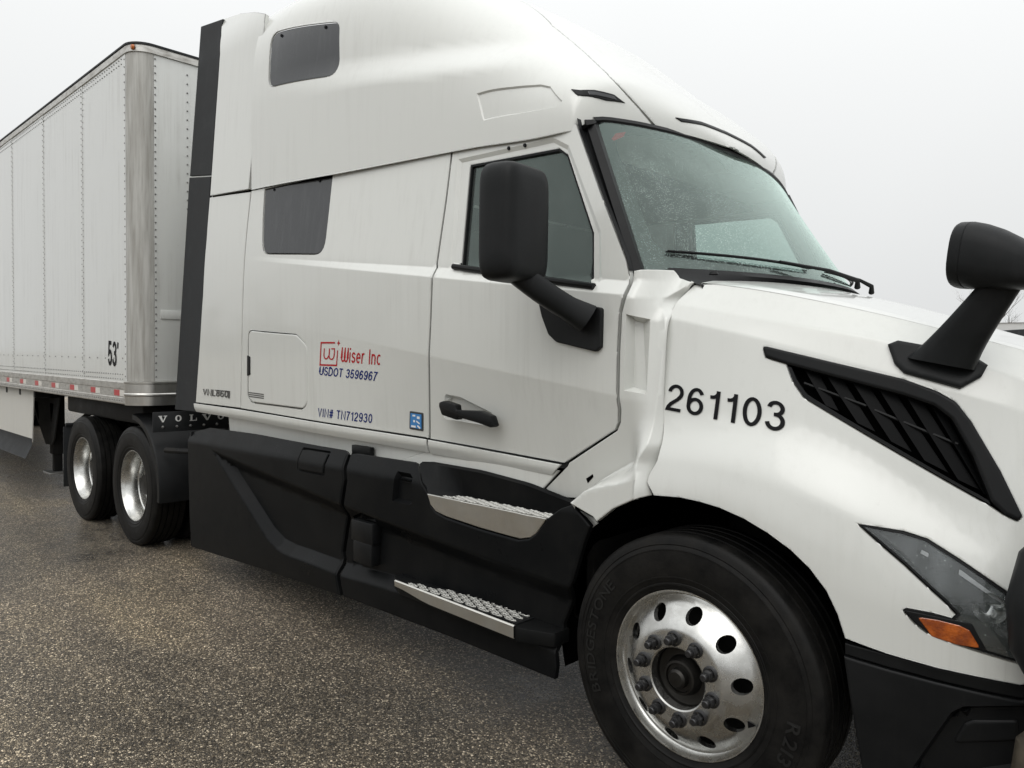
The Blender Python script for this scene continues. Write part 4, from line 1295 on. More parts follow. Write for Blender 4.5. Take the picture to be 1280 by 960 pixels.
panel('tint_strip', 'decal_red', [(-0.911, 2.588), (-0.8752, 2.621), (-0.8115, 2.64), (-0.8397, 2.611), (-0.9025, 2.581)], S_screen, grid=0.03, roll=0, thick=0, out=(1, 0, 0), lift=-0.004, parent=screen_o)
# pillar trims
PILLAR_X = sorted((z, x) for x, z in [(-0.3301, 1.974), (-0.3469, 2.026), (-0.488, 2.284), (-0.6702, 2.637)])
def pillar(sgn):
    mb = MB(); r0 = []
    rows = []
    for k in range(13):
        z = lerp(1.985, 2.662, k / 12); yb = lerp(-1.052, -0.978, k / 12)
        xs = screen(yb, z)
        ys_ = side(min(xs - 0.08, -0.3), min(z, 2.60))
        xd = interp(PILLAR_X, z)
        rows.append([(xs + 0.012, yb + 0.03, z), (xs + 0.016, yb - 0.004, z), (xs - 0.012, yb - 0.026, z), (xs - 0.030, yb - 0.018, z), (xs - 0.036, yb - 0.030, z), (xd - 0.002, ys_ + 0.002, z), (xd - 0.002, ys_ + 0.03, z)])
    mb.loft([[(x, y * (1 if sgn < 0 else -1), z) for x, y, z in r] for r in rows], caps=False, closed=False)
    return mb.build('pillar_trim', 'black_plastic', truck)
pillar(-1); pillar(1)
# black header strip between windscreen and roof cap, following the glass
mb = MB(); rows = []
for k in range(41):
    y = lerp(-0.965, 0.965, k / 40); zt = interp([(-y_, z_) for y_, z_ in reversed(half_top)], abs(y)) if False else interp(sorted([(abs(y_), z_) for y_, z_ in half_top]), abs(y))
    xs = screen(y, zt)
    rows.append([(xs + 0.006, y, zt - 0.02), (xs + 0.012, y, zt - 0.004), (xs + 0.002, y, zt + 0.012), (xs - 0.05, y * 0.995, zt + 0.016)])
mb.loft(rows, caps=False, closed=False); mb.build('screen_header', 'black_plastic', truck)
# cowl tray below the glass
mb = MB(); rows = []
for k in range(41):
    y = lerp(-0.955, 0.955, k / 40)
    xs = screen(y, 2.0)
    ex = -0.16 + 0.20 * (1 - (abs(y) / 0.955) ** 2)
    rows.append([(xs + 0.004, y, 2.005), (xs + 0.03, y, 1.985), (lerp(xs, ex, 0.6), y, 1.955 + 0.02 * (1 - abs(y))), (ex + 0.05, y, 1.925 + 0.02 * (1 - abs(y))), (ex + 0.08, y, 1.84)])
mb.loft(rows, caps=False, closed=False); cowl_tray = mb.build('cowl_tray', 'black_plastic', truck)
mb = MB(); mb.lathe([(0.001, 0.012), (0.012, 0.012), (0.018, 0.004), (0.02, 0.0)], (-0.11, -0.86, 1.975), 12, axis='Z'); mb.build('washer_jet', 'black_plastic', cowl_tray)
# wipers
def wiper(piv, tip, end, name='wiper'):
    def on(y, z, d): return (screen(y, z) + d, y, z)
    mb = MB()
    a = Vector((screen(piv[0], 2.0) + 0.09, piv[0], 1.985)); 
    pts = [a, a + Vector((0.01, -0.03, 0.03)), Vector(on(lerp(piv[0], tip[0], 0.4), lerp(2.03, tip[1], 0.55), 0.075)), Vector(on(tip[0], tip[1], 0.04))]
    mb.tube(pts, [0.014, 0.011, 0.008, 0.006], 8)
    wob = mb.build(name, 'black_plastic', truck)
    mb = MB()
    e0, e1 = end
    pts = [on(lerp(e0[0], e1[0], k / 12), lerp(e0[1], e1[1], k / 12), 0.020 + 0.010 * math.sin(math.pi * k / 12)) for k in range(13)]
    mb.tube(pts, 0.0055, 6); mb.tube([(p[0] - 0.010, p[1], p[2] - 0.002) for p in pts], 0.0035, 5); mb.build('blade', 'black_plastic', wob)
    return wob
wiper((0.10, 1.99), (-0.42, 2.065), ((-0.93, 2.075), (-0.15, 2.06)))
wiper((0.42, 1.99), (0.20, 2.055), ((0.02, 2.060), (0.74, 2.055)))

# ---- cab interior
mb = MB(); mb.box((-2.1, 0, 1.18), (3.4, 2.1, 0.05)); mb.build('cab_floor', 'interior_dark', truck)
mb = MB(); mb.box((-2.05, 0, 1.88), (0.06, 2.0, 1.35)); mb.build('cab_bulkhead', 'interior_dark', truck)
mb = MB(); mb.box((-1.45, 0, 2.60), (1.2, 1.9, 0.04)); mb.build('cab_headliner', 'interior_dark', truck)
mb = MB(); rows = []
for k in range(21):
    y = lerp(-1.05, 1.05, k / 20); xs = screen(y, 1.98)
    rows.append([(xs - 0.01, y, 1.965), (xs - 0.30, y, 1.99 + (0.06 if 0.25 < y < 0.8 else 0)), (xs - 0.42, y, 1.93), (xs - 0.45, y, 1.6), (xs - 0.35, y, 1.25)])
mb.loft(rows, caps=False, closed=False); mb.build('dashboard', 'interior_dark', truck)
for yy in (-0.62, 0.62):
    mb = MB(); mb.box((-1.25, yy, 1.62), (0.5, 0.5, 0.16), 0.05); mb.box((-1.5, yy, 1.98), (0.16, 0.48, 0.66), 0.06, Matrix.Rotation(math.radians(-8), 4, 'Y')); mb.box((-1.56, yy, 2.36), (0.11, 0.28, 0.18), 0.04); mb.box((-1.25, yy, 1.38), (0.3, 0.3, 0.34), 0.03)
    mb.build('seat', 'interior_grey', truck)
mb = MB(); ring = []
for k in range(33):
    a = 2 * math.pi * k / 32; ring.append((-0.85 - 0.09 * math.sin(a), 0.62 + 0.21 * math.cos(a), 1.93 + 0.19 * math.sin(a)))
mb.tube(ring, 0.016, 8, caps=False); mb.tube([(-0.85, 0.62, 1.93), (-0.6, 0.62, 1.72)], 0.03, 8); mb.tube([(-0.85, 0.43, 1.93), (-0.85, 0.81, 1.93)], 0.014, 6); mb.build('steering_wheel', 'interior_dark', truck)

# ---- cowl side between door and hood
cw = [(-0.3161, 1.981), (-0.2255, 1.992), (-0.2037, 1.961), (-0.1351, 1.937), (-0.1817, 1.867), (-0.1712, 1.806), (-0.1662, 1.726), (-0.1603, 1.483), (-0.1441, 1.323), (-0.155, 1.256), (-0.1686, 1.209), (-0.1693, 1.181), (-0.1553, 1.131), (-0.2179, 1.109), (-0.3091, 1.062), (-0.3846, 1.001), (-0.4007, 1.017), (-0.515, 1.052), (-0.7151, 1.029), (-0.7806, 1.06), (-0.6424, 1.175), (-0.6314, 1.191), (-0.3649, 1.35), (-0.3437, 1.387), (-0.3364, 1.438), (-0.3412, 1.491), (-0.3397, 1.663), (-0.3324, 1.815), (-0.3121, 1.883), (-0.3158, 1.929)]
cowl_side = panel('cowl_side', 'white_paint', cw, S_cowl, grid=0.018, roll=0.004, thick=0.03, lines=cowl_lines(),
                  insets=[(rounded([(-0.3116, 1.81), (-0.2315, 1.79), (-0.2224, 1.502), (-0.3168, 1.514)], 0.0, 2), 0.045, 0.014)], parent=truck)
panel('arch_bracket', 'white_paint', [(-0.5763, 1.019), (-0.4545, 0.9913), (-0.4378, 0.9713), (-0.482, 0.9378), (-0.5711, 0.9794)], S_flat(-1.16), grid=0.03, parent=truck)
panel('cowl_slot', 'gap_black', [(-0.5432, 1.136), (-0.5068, 1.159), (-0.504, 1.148), (-0.5371, 1.117)], S_cowl, grid=0.03, lift=0.002, roll=0.0, thick=0.003, parent=cowl_side)

# ---- hood side and fender
arch = [(-0.1333, 1.137), (-0.0225, 1.145), (0.0577, 1.141), (0.1348, 1.131), (0.2236, 1.108), (0.3086, 1.074), (0.3849, 1.031), (0.443, 0.9834), (0.4948, 0.9213), (0.5284, 0.8544), (0.5521, 0.7835)]
nose_low = [(0.6678, 0.7586), (0.7879, 0.7415), (0.9014, 0.733), (0.9843, 0.7275)] + [(1.15, 0.80), (1.345, 0.80)]
top_edge = [(x, rail(RAIL_A, x)[1]) for x in (1.345, 1.25, 1.15, 1.0, 0.9, 0.8, 0.69, 0.6, 0.52, 0.4, 0.25, 0.1, 0.0, -0.06)]
rear_edge = [(-0.1466, 1.933), (-0.1782, 1.865), (-0.1851, 1.807), (-0.1896, 1.726), (-0.1739, 1.482), (-0.1408, 1.327), (-0.1405, 1.264), (-0.1656, 1.212), (-0.171, 1.182)]
head_px = [(1072, 654.5), (1098, 658), (1130, 663), (1160, 673), (1200, 698), (1258, 738), (1290, 765), (1300, 800), (1280, 832), (1258, 825), (1215, 812), (1185, 802), (1160, 792), (1145, 781), (1128, 763), (1133, 760), (1165, 766), (1190, 773), (1195, 768), (1180, 752), (1160, 734), (1130, 706), (1100, 680)]
headlamp_line = [(0.568, 1.138), (0.6219, 1.135), (0.6856, 1.129), (0.7456, 1.112), (0.8269, 1.063), (0.9403, 0.9884), (0.989, 0.953), (1.011, 0.8839), (0.9896, 0.7881), (0.9504, 0.7953), (0.8714, 0.8116), (0.8145, 0.8249), (0.7657, 0.8398), (0.7356, 0.8608), (0.7005, 0.898), (0.7102, 0.9067), (0.7733, 0.9026), (0.8216, 0.8941), (0.8304, 0.9069), (0.7999, 0.9388), (0.7588, 0.9742), (0.6955, 1.031), (0.6308, 1.084)]
vent_line = rounded([(0.1817, 1.692), (0.6354, 1.585), (0.7288, 1.55), (0.7784, 1.52), (0.8205, 1.461), (0.8991, 1.321), (0.9592, 1.195), (0.9513, 1.179), (0.9192, 1.194), (0.8877, 1.216), (0.3471, 1.514), (0.304, 1.567), (0.2748, 1.627), (0.2015, 1.648)], [0.01, 0.0, 0.05, 0.05, 0.05, 0.0, 0.01, 0.01, 0.0, 0.0, 0.02, 0.0, 0.01, 0.01], 3)
hood_out = rear_edge + arch + nose_low + top_edge
hood_side = panel('fender', 'white_paint', hood_out, S_hood, holes=[vent_line, headlamp_line], grid=0.018, roll=0.004, thick=0.025, parent=truck, lines=hood_lines())
# hood top between the two side rails
mb = MB(); rows = []
for i in range(61):
    x = lerp(-0.12, 1.36, i / 60); ya = rail(RAIL_A, x)[0]
    r_ = []
    for j in range(41):
        s_ = lerp(-1, 1, j / 40); y = s_ * -ya * 1.0
        xr = x
        if i == 0:
            xr = -0.12 + 0.20 * (1 - s_ * s_)
        elif i < 12:
            xr = x + (0.20 * (1 - s_ * s_)) * (1 - i / 12)
        r_.append((xr, abs(ya) * s_ * 1.006, hood_top(min(xr, 1.36), abs(s_) * abs(rail(RAIL_A, min(xr, 1.36))[0])) + (0.003 if abs(s_) < 0.97 else -0.004)))
    rows.append(r_)
rows.insert(0, [(x, y, z - 0.05) for x, y, z in rows[0]])
mb.loft(rows, caps=False, closed=False); hood_o = mb.build('hood', 'white_paint', truck, angle=40)
mb = MB(); mb.prism([(-0.72, 0.45), (0.72, 0.45), (0.66, 0.98), (0.36, 1.44), (-0.36, 1.44), (-0.66, 0.98)], 1.33, 1.37, 'YZ', 0.02); mb.build('grille', 'black_plastic', truck)

# ---- hood side vent: frame, dark recess, slanting slats
frame_px = rounded([(0.1833, 1.69), (0.6355, 1.584), (0.7289, 1.548), (0.7785, 1.518), (0.8205, 1.461), (0.8991, 1.321), (0.9583, 1.195), (0.9512, 1.181), (0.919, 1.196), (0.8849, 1.23), (0.8317, 1.359), (0.7723, 1.466), (0.7239, 1.505), (0.64, 1.534), (0.2803, 1.625), (0.2027, 1.649)], [0.01, 0.0, 0.05, 0.05, 0.05, 0.0, 0.01, 0.01, 0.0, 0.01, 0.03, 0.03, 0.03, 0.0, 0.01, 0.01], 3)
vent = panel('hood_vent', 'black_plastic', frame_px, S_hood, grid=0.02, lift=0.012, roll=0.008, thick=0.05, parent=truck)
vback = [(0.1755, 1.696), (0.6348, 1.592), (0.7797, 1.53), (0.9628, 1.196), (0.9572, 1.173), (0.8889, 1.2), (0.3354, 1.506), (0.2672, 1.624)]
panel('vent_back', 'gap_black', vback, lambda x, z: (x, hood(x, z) + 0.055, z), grid=0.05, roll=0, thick=0.01, parent=vent)
edge_px = [(0.2782, 1.621), (0.3053, 1.567), (0.3496, 1.514), (0.8855, 1.221), (0.8789, 1.234), (0.3558, 1.526), (0.3163, 1.573), (0.292, 1.617)]
panel('vent_rim', 'black_plastic', edge_px, S_hood, grid=0.03, lift=-0.004, roll=0.001, thick=0.04, parent=vent)
for (a, b, c, d) in [((1003, 461), (1016, 464), (1043, 513), (1030, 508)), ((1030, 468), (1046, 472), (1087, 538), (1068, 528)), ((1061, 476), (1078, 480), (1131, 562), (1110, 550)), ((1096, 486), (1114, 491), (1176, 587), (1150, 573)), ((1131, 496), (1147, 501), (1217, 610), (1192, 596)), ((1161, 508), (1172, 514), (1236, 622), (1222, 613))]:
    pass
SLATS = [[(0.3293, 1.611), (0.3688, 1.602), (0.4486, 1.474), (0.4126, 1.491)], [(0.3999, 1.595), (0.4454, 1.584), (0.5622, 1.414), (0.5139, 1.439)], [(0.4801, 1.576), (0.5262, 1.564), (0.6683, 1.357), (0.6137, 1.387)], [(0.562, 1.553), (0.6062, 1.54), (0.7683, 1.302), (0.7081, 1.335)], [(0.6425, 1.53), (0.6826, 1.518), (0.8506, 1.257), (0.7977, 1.285)], [(0.7137, 1.502), (0.7419, 1.489), (0.8788, 1.236), (0.8627, 1.249)]]
for q in SLATS:
    # one long edge high, the other sunk: a tilted blade
    (a, b, c, d) = q
    vs_ = []
    for s_ in range(9):
        u = s_ / 8
        p0 = (lerp(a[0], d[0], u), lerp(a[1], d[1], u)); p1 = (lerp(b[0], c[0], u), lerp(b[1], c[1], u))
        vs_.append([(p0[0], hood(*p0) + 0.014, p0[1]), (p1[0], hood(*p1) + 0.028, p1[1]), (p1[0], hood(*p1) + 0.032, p1[1]), (p0[0], hood(*p0) + 0.018, p0[1])])
    mb = MB(); mb.loft(vs_); mb.build('slat', 'vent_black', vent)
mb = MB()
for q in ([(0.3331, 1.562), (0.5313, 1.494)], [(0.5554, 1.482), (0.788, 1.389)]):
    mb.tube([(lerp(q[0][0], q[1][0], k / 6), hood(lerp(q[0][0], q[1][0], k / 6), lerp(q[0][1], q[1][1], k / 6)) + 0.022, lerp(q[0][1], q[1][1], k / 6)) for k in range(7)], 0.005, 5)
mb.build('vent_rib', 'black_plastic', vent)

# ---- fleet number, in black on pale film squares
num = [(-0.1541, 1.447), (0.3038, 1.396), (0.2952, 1.496), (-0.1496, 1.547)]
stroke_text('fleet_digit', '261103', num, S_hood, 'decal_black', truck, 0.122, 0.11, 0.003, each=True)

# ---- headlamp
lamp = panel('headlamp', 'black_plastic', offset(headlamp_line, 0.003), lambda x, z: (x, hood(x, z) + 0.06, z), grid=0.03, roll=0, thick=0.02, parent=truck)
panel('lamp_bezel', 'black_plastic', offset(headlamp_line, 0.003), S_hood, holes=[offset(headlamp_line, 0.009)], grid=0.03, lift=-0.003, roll=0.001, thick=0.05, parent=lamp)
panel('lamp_lens', 'glass_lamp', offset(headlamp_line, 0.006), S_hood, grid=0.03, lift=-0.006, roll=0, thick=0, parent=lamp)
refl = [(0.6029, 1.122), (0.7074, 1.111), (0.8286, 1.046), (0.9266, 0.9778), (0.9294, 0.9387), (0.8196, 0.928), (0.7374, 0.9989)]
panel('reflector', 'badge_grey', refl, lambda x, z: (x, hood(x, z) + 0.028 + 0.02 * math.sin(x * 30), z), grid=0.02, roll=0.003, thick=0.01, parent=lamp)
panel('light_guide', 'decal_white', [(0.7305, 1.074), (0.8304, 1.026), (0.9282, 0.9561), (0.9288, 0.9474), (0.8278, 1.012), (0.7275, 1.064)], lambda x, z: (x, hood(x, z) + 0.02, z), grid=0.02, roll=0.001, thick=0.006, parent=lamp)
mb = MB()
for q in [(0.8831, 0.9501), (0.9274, 0.9164)]:
    mb.lathe([(0.045, 0.0), (0.042, 0.02), (0.03, 0.035), (0.001, 0.045)], (q[0] + 0.02, hood(*q) + 0.018, q[1] - 0.02), 20)
mb.build('projector', 'aluminium', lamp)
panel('turn_signal', 'amber', rounded([(0.7369, 0.8849), (0.7877, 0.884), (0.8413, 0.8765), (0.8642, 0.8664), (0.8916, 0.8175), (0.8356, 0.8192), (0.7757, 0.8321)], 0.006, 2), S_hood, grid=0.015, lift=0.0015, roll=0.003, thick=0.01, parent=lamp)
panel('lamp_trim', 'black_plastic', [(0.7045, 0.8986), (0.8219, 0.8895), (0.8689, 0.8855), (0.9083, 0.8111), (0.8658, 0.8153), (0.8144, 0.8272), (0.7657, 0.8422), (0.7375, 0.8635)], S_hood, grid=0.02, lift=-0.001, roll=0.002, thick=0.02, parent=lamp)

# ---- bumper
def S_bump(x, z):
    y, zz = rail(RAIL_F, max(x, 0.4))
    y += 0.004 + 0.10 * softramp(0.60 - z, 0.05) * 0.6
    return (x, y, z)
btop = [(0.5467, 0.7626), (0.668, 0.7513), (0.7881, 0.7343), (0.9016, 0.7261), (0.9845, 0.7206)]
bmid = [(0.5488, 0.728), (0.669, 0.7124), (0.7891, 0.6988), (0.9027, 0.6889), (0.9856, 0.684)]
bb = btop + [(1.15, 0.787), (1.345, 0.787), (1.345, 0.74)] + [(1.15, 0.742)] + list(reversed(bmid))
panel('bumper_upper', 'black_plastic', bb, lambda x, z: (x, S_bump(x, z)[1] + 0.012, z), grid=0.03, thick=0.03, parent=truck)
bl = [(x, z - 0.004) for x, z in bmid] + [(1.15, 0.738), (1.345, 0.738), (1.345, 0.28), (0.62, 0.28), (0.585, 0.5)]
fog = rounded([(0.7349, 0.4241), (0.8272, 0.6168), (0.8551, 0.6405), (0.9863, 0.6696), (1.044, 0.6831), (1.05, 0.4942), (0.7583, 0.3728)], 0.01, 2)
fog2 = rounded([(0.8303, 0.514), (0.857, 0.5804), (0.8767, 0.5945), (0.9805, 0.616), (0.9824, 0.5561)], 0.008, 2)
bumper = panel('bumper', 'black_plastic', bl, S_bump, grid=0.02, thick=0.03, roll=0.006, insets=[(fog, 0.028, 0.016)], parent=truck)
panel('fog_lamp_cover', 'black_plastic', fog2, lambda x, z: (x, S_bump(x, z)[1] + 0.018, z), grid=0.02, roll=0.008, thick=0.012, parent=bumper)
mb = MB(); mb.prism([(-0.72, 0.28), (0.72, 0.28), (0.72, 0.78), (-0.72, 0.78)], 1.33, 1.40, 'YZ', 0.02); mb.build('bumper_centre', 'black_plastic', truck)

# ---- grille guard in front of the bumper: fat tube hoops either side, cross bars
guard = empty('grille_guard', (0, 0, 0), truck)
for sgn in (-1, 1):
    mb = MB()
    path = [(1.45, 0.70, 1.27), (1.26, 0.98, 1.245), (1.11, 1.10, 1.185), (1.045, 1.135, 1.10), (1.025, 1.14, 0.99), (1.035, 1.14, 0.88), (1.075, 1.12, 0.79), (1.20, 1.03, 0.745), (1.42, 0.75, 0.73)]
    mb.tube([(x, sgn * y, z) for x, y, z in path], 0.068, 16); mb.build('guard_hoop', 'mirror_plastic', guard)
    mb = MB()
    path = [(1.45, 0.70, 0.66), (1.24, 1.03, 0.665), (1.09, 1.12, 0.655), (1.045, 1.14, 0.60), (1.035, 1.14, 0.50), (1.06, 1.12, 0.40), (1.25, 1.0, 0.36), (1.45, 0.7, 0.36)]
    mb.tube([(x, sgn * y, z) for x, y, z in path], 0.055, 16); mb.build('guard_hoop', 'dusty_black', guard)
    mb = MB(); mb.box((1.47, sgn * 0.36, 0.86), (0.05, 0.03, 1.06), 0.01); mb.build('guard_post', 'mirror_plastic', guard)
for z in (0.36, 0.73, 1.30):
    mb = MB(); mb.tube([(1.45, -0.70, z), (1.47, -0.36, z), (1.47, 0.36, z), (1.45, 0.70, z)], 0.05, 12); mb.build('guard_bar', 'mirror_plastic', guard)

# ---- door mirror
def sring(c, ax, ay, hx, hy, n=28, e=4.0):
    """superellipse ring about c"""
    out_ = []
    for k in range(n):
        a = 2 * math.pi * k / n; ca, sa = math.cos(a), math.sin(a)
        out_.append(Vector(c) + Vector(ax) * hx * math.copysign(abs(ca) ** (2 / e), ca) + Vector(ay) * hy * math.copysign(abs(sa) ** (2 / e), sa))
    return out_
mirror_plate = rounded([(-0.7536, 1.872), (-0.5901, 1.866), (-0.4174, 1.837), (-0.4199, 1.682), (-0.4453, 1.664), (-0.6516, 1.703), (-0.6966, 1.736), (-0.7342, 1.811)], [0.01, 0.01, 0.015, 0.01, 0.01, 0.03, 0.03, 0.02], 3)
mir = panel('door_mirror', 'mirror_plastic', mirror_plate, S_side, grid=0.03, lift=0.022, roll=0.006, thick=0.04, parent=truck)
MC = Vector((-0.650, -1.44, 2.155))          # centre of the mirror head
hx_ = Vector((0.10, -1, 0)).normalized(); dx_ = Vector((1, 0.10, 0)).normalized(); up_ = Vector((0.0, 0, 1))
mb = MB(); rings = []
for (d, sw_, sh_) in [(-0.062, 0.86, 0.94), (-0.070, 0.93, 0.965), (-0.055, 0.985, 0.99), (-0.02, 1.0, 1.0), (0.03, 0.985, 0.99), (0.055, 0.955, 0.972), (0.070, 0.90, 0.94), (0.079, 0.82, 0.89), (0.085, 0.62, 0.74), (0.087, 0.25, 0.35)]:
    rings.append(sring(MC + dx_ * d, hx_, up_, 0.140 * sw_, 0.226 * sh_, 44, 6.5))
mb.loft(rings); head = mb.build('mirror_head', 'mirror_plastic', mir, angle=50)
mb = MB(); mb.loft([sring(MC + dx_ * -0.0725, hx_, up_, 0.122, 0.205, 36, 6.0), sring(MC + dx_ * -0.075, hx_, up_, 0.122, 0.205, 36, 6.0)]); mb.build('mirror_glass', 'aluminium', mir)
mb = MB(); rings = []
P0 = Vector((-0.665, -1.435, 1.985)); P1 = Vector((-0.475, -1.20, 1.795))
for k in range(9):
    u = k / 8; c = P0.lerp(P1, u) + Vector((0, 0, -0.012 * math.sin(math.pi * u)))
    d = (P1 - P0).normalized(); a = d.cross(Vector((0, 0, 1))).normalized(); b = a.cross(d).normalized()
    k_ = 1 + 0.25 * sstep(0.75, 1.0, u)
    rings.append(sring(c, a, b, 0.052 * k_, 0.048 * k_, 20, 2.8))
mb.loft(rings); mb.build('mirror_arm', 'mirror_plastic', mir)

# ---- hood mirror
hm_base = [(x, z) for x, z in [(0.5769, 1.691), (0.6016, 1.7), (0.6855, 1.682), (0.8027, 1.65), (0.8408, 1.625), (0.8315, 1.594), (0.7852, 1.558), (0.7435, 1.57), (0.6335, 1.602), (0.603, 1.632)]]
hmir = panel('hood_mirror', 'mirror_plastic', hm_base, S_hood, grid=0.02, lift=0.022, roll=0.010, thick=0.04, parent=truck)
mb = MB(); rings = []
B0 = Vector((0.728, -0.945, 1.635)); B1 = Vector((0.895, -0.985, 1.875))
for k in range(11):
    u = k / 10; c = B0.lerp(B1, u)
    fl = 1 + 0.16 * (1 - u) ** 4
    rings.append(sring(c, Vector((1, 0.1, -0.20)), Vector((0.1, -1, 0)), lerp(0.080, 0.050, u ** 0.9) * fl, lerp(0.050, 0.036, u) * fl, 20, 3.0))
mb.loft(rings); mb.build('mirror_stalk', 'mirror_plastic', hmir)
mb = MB(); rings = []
HC = Vector((0.790, -0.985, 1.960)); hd = Vector((1, -0.12, -0.06)).normalized(); hs_ = Vector((0.12, 1, 0)).normalized(); hu = Vector((0.10, 0, 1)).normalized()
for d, s_, dz in [(0.0, 0.93, 0.0), (-0.004, 0.97, 0), (0.002, 1.0, 0), (0.026, 1.0, -0.001), (0.028, 0.985, -0.001), (0.031, 0.998, -0.001), (0.06, 0.965, -0.005), (0.10, 0.89, -0.014), (0.14, 0.78, -0.026), (0.17, 0.66, -0.036), (0.195, 0.51, -0.046), (0.212, 0.33, -0.053), (0.22, 0.05, -0.057)]:
    rings.append(sring(HC + hd * d + hu * dz, hs_, hu, 0.112 * s_, 0.098 * s_, 32, 2.9))
mb.loft(rings); mb.build('mirror_head', 'mirror_plastic', hmir, angle=30)
mb = MB(); mb.loft([sring(HC + hd * -0.004, hs_, hu, 0.095, 0.085, 32, 2.9), sring(HC + hd * -0.006, hs_, hu, 0.095, 0.085, 32, 2.9)]); mb.build('mirror_glass', 'aluminium', hmir)

# ---- steer wheel
def tyre_profile(w_, r_out=0.505, r_in=0.298, drive=False):
    h = w_ / 2
    p = [(r_in, -h * 0.80), (r_in + 0.006, -h * 0.90), (r_in + 0.018, -h * 0.93), (r_in + 0.022, -h * 0.95), (r_in + 0.024, -h * 0.965), (r_in + 0.029, -h * 0.965), (r_in + 0.031, -h * 0.955), (r_in + 0.05, -h * 1.0), (r_in + 0.0505, -h * 1.012), (r_in + 0.0545, -h * 1.012), (r_in + 0.055, -h * 1.004), (r_in + 0.085, -h * 1.035), (r_in + 0.12, -h * 1.04), (r_in + 0.15, -h * 1.02), (r_in + 0.1505, -h * 1.032), (r_in + 0.1535, -h * 1.030), (r_in + 0.154, -h * 1.014), (r_out - 0.040, -h * 0.975), (r_out - 0.036, -h * 0.985), (r_out - 0.028, -h * 0.965), (r_out - 0.018, -h * 0.94), (r_out - 0.007, -h * 0.89), (r_out - 0.001, -h * 0.82)]
    gs = [-0.52, -0.18, 0.18, 0.52]
    tread = []
    for g in gs:
        tread += [(r_out, h * g - 0.007), (r_out - 0.013, h * g - 0.005), (r_out - 0.013, h * g + 0.005), (r_out, h * g + 0.007)]
    return p + tread + [(a, -b) for a, b in reversed(p)]
RIM = [(0.302, 0.0), (0.3035, -0.005), (0.301, -0.010), (0.297, -0.010), (0.294, -0.004), (0.292, 0.006), (0.288, 0.016), (0.281, 0.020), (0.272, 0.016), (0.262, 0.006), (0.240, -0.016), (0.215, -0.036), (0.195, -0.050), (0.180, -0.058), (0.172, -0.061), (0.165, -0.0615), (0.114, -0.0615)]
def rim_y(r):
    return interp(sorted([(a, b) for a, b in RIM]), r)
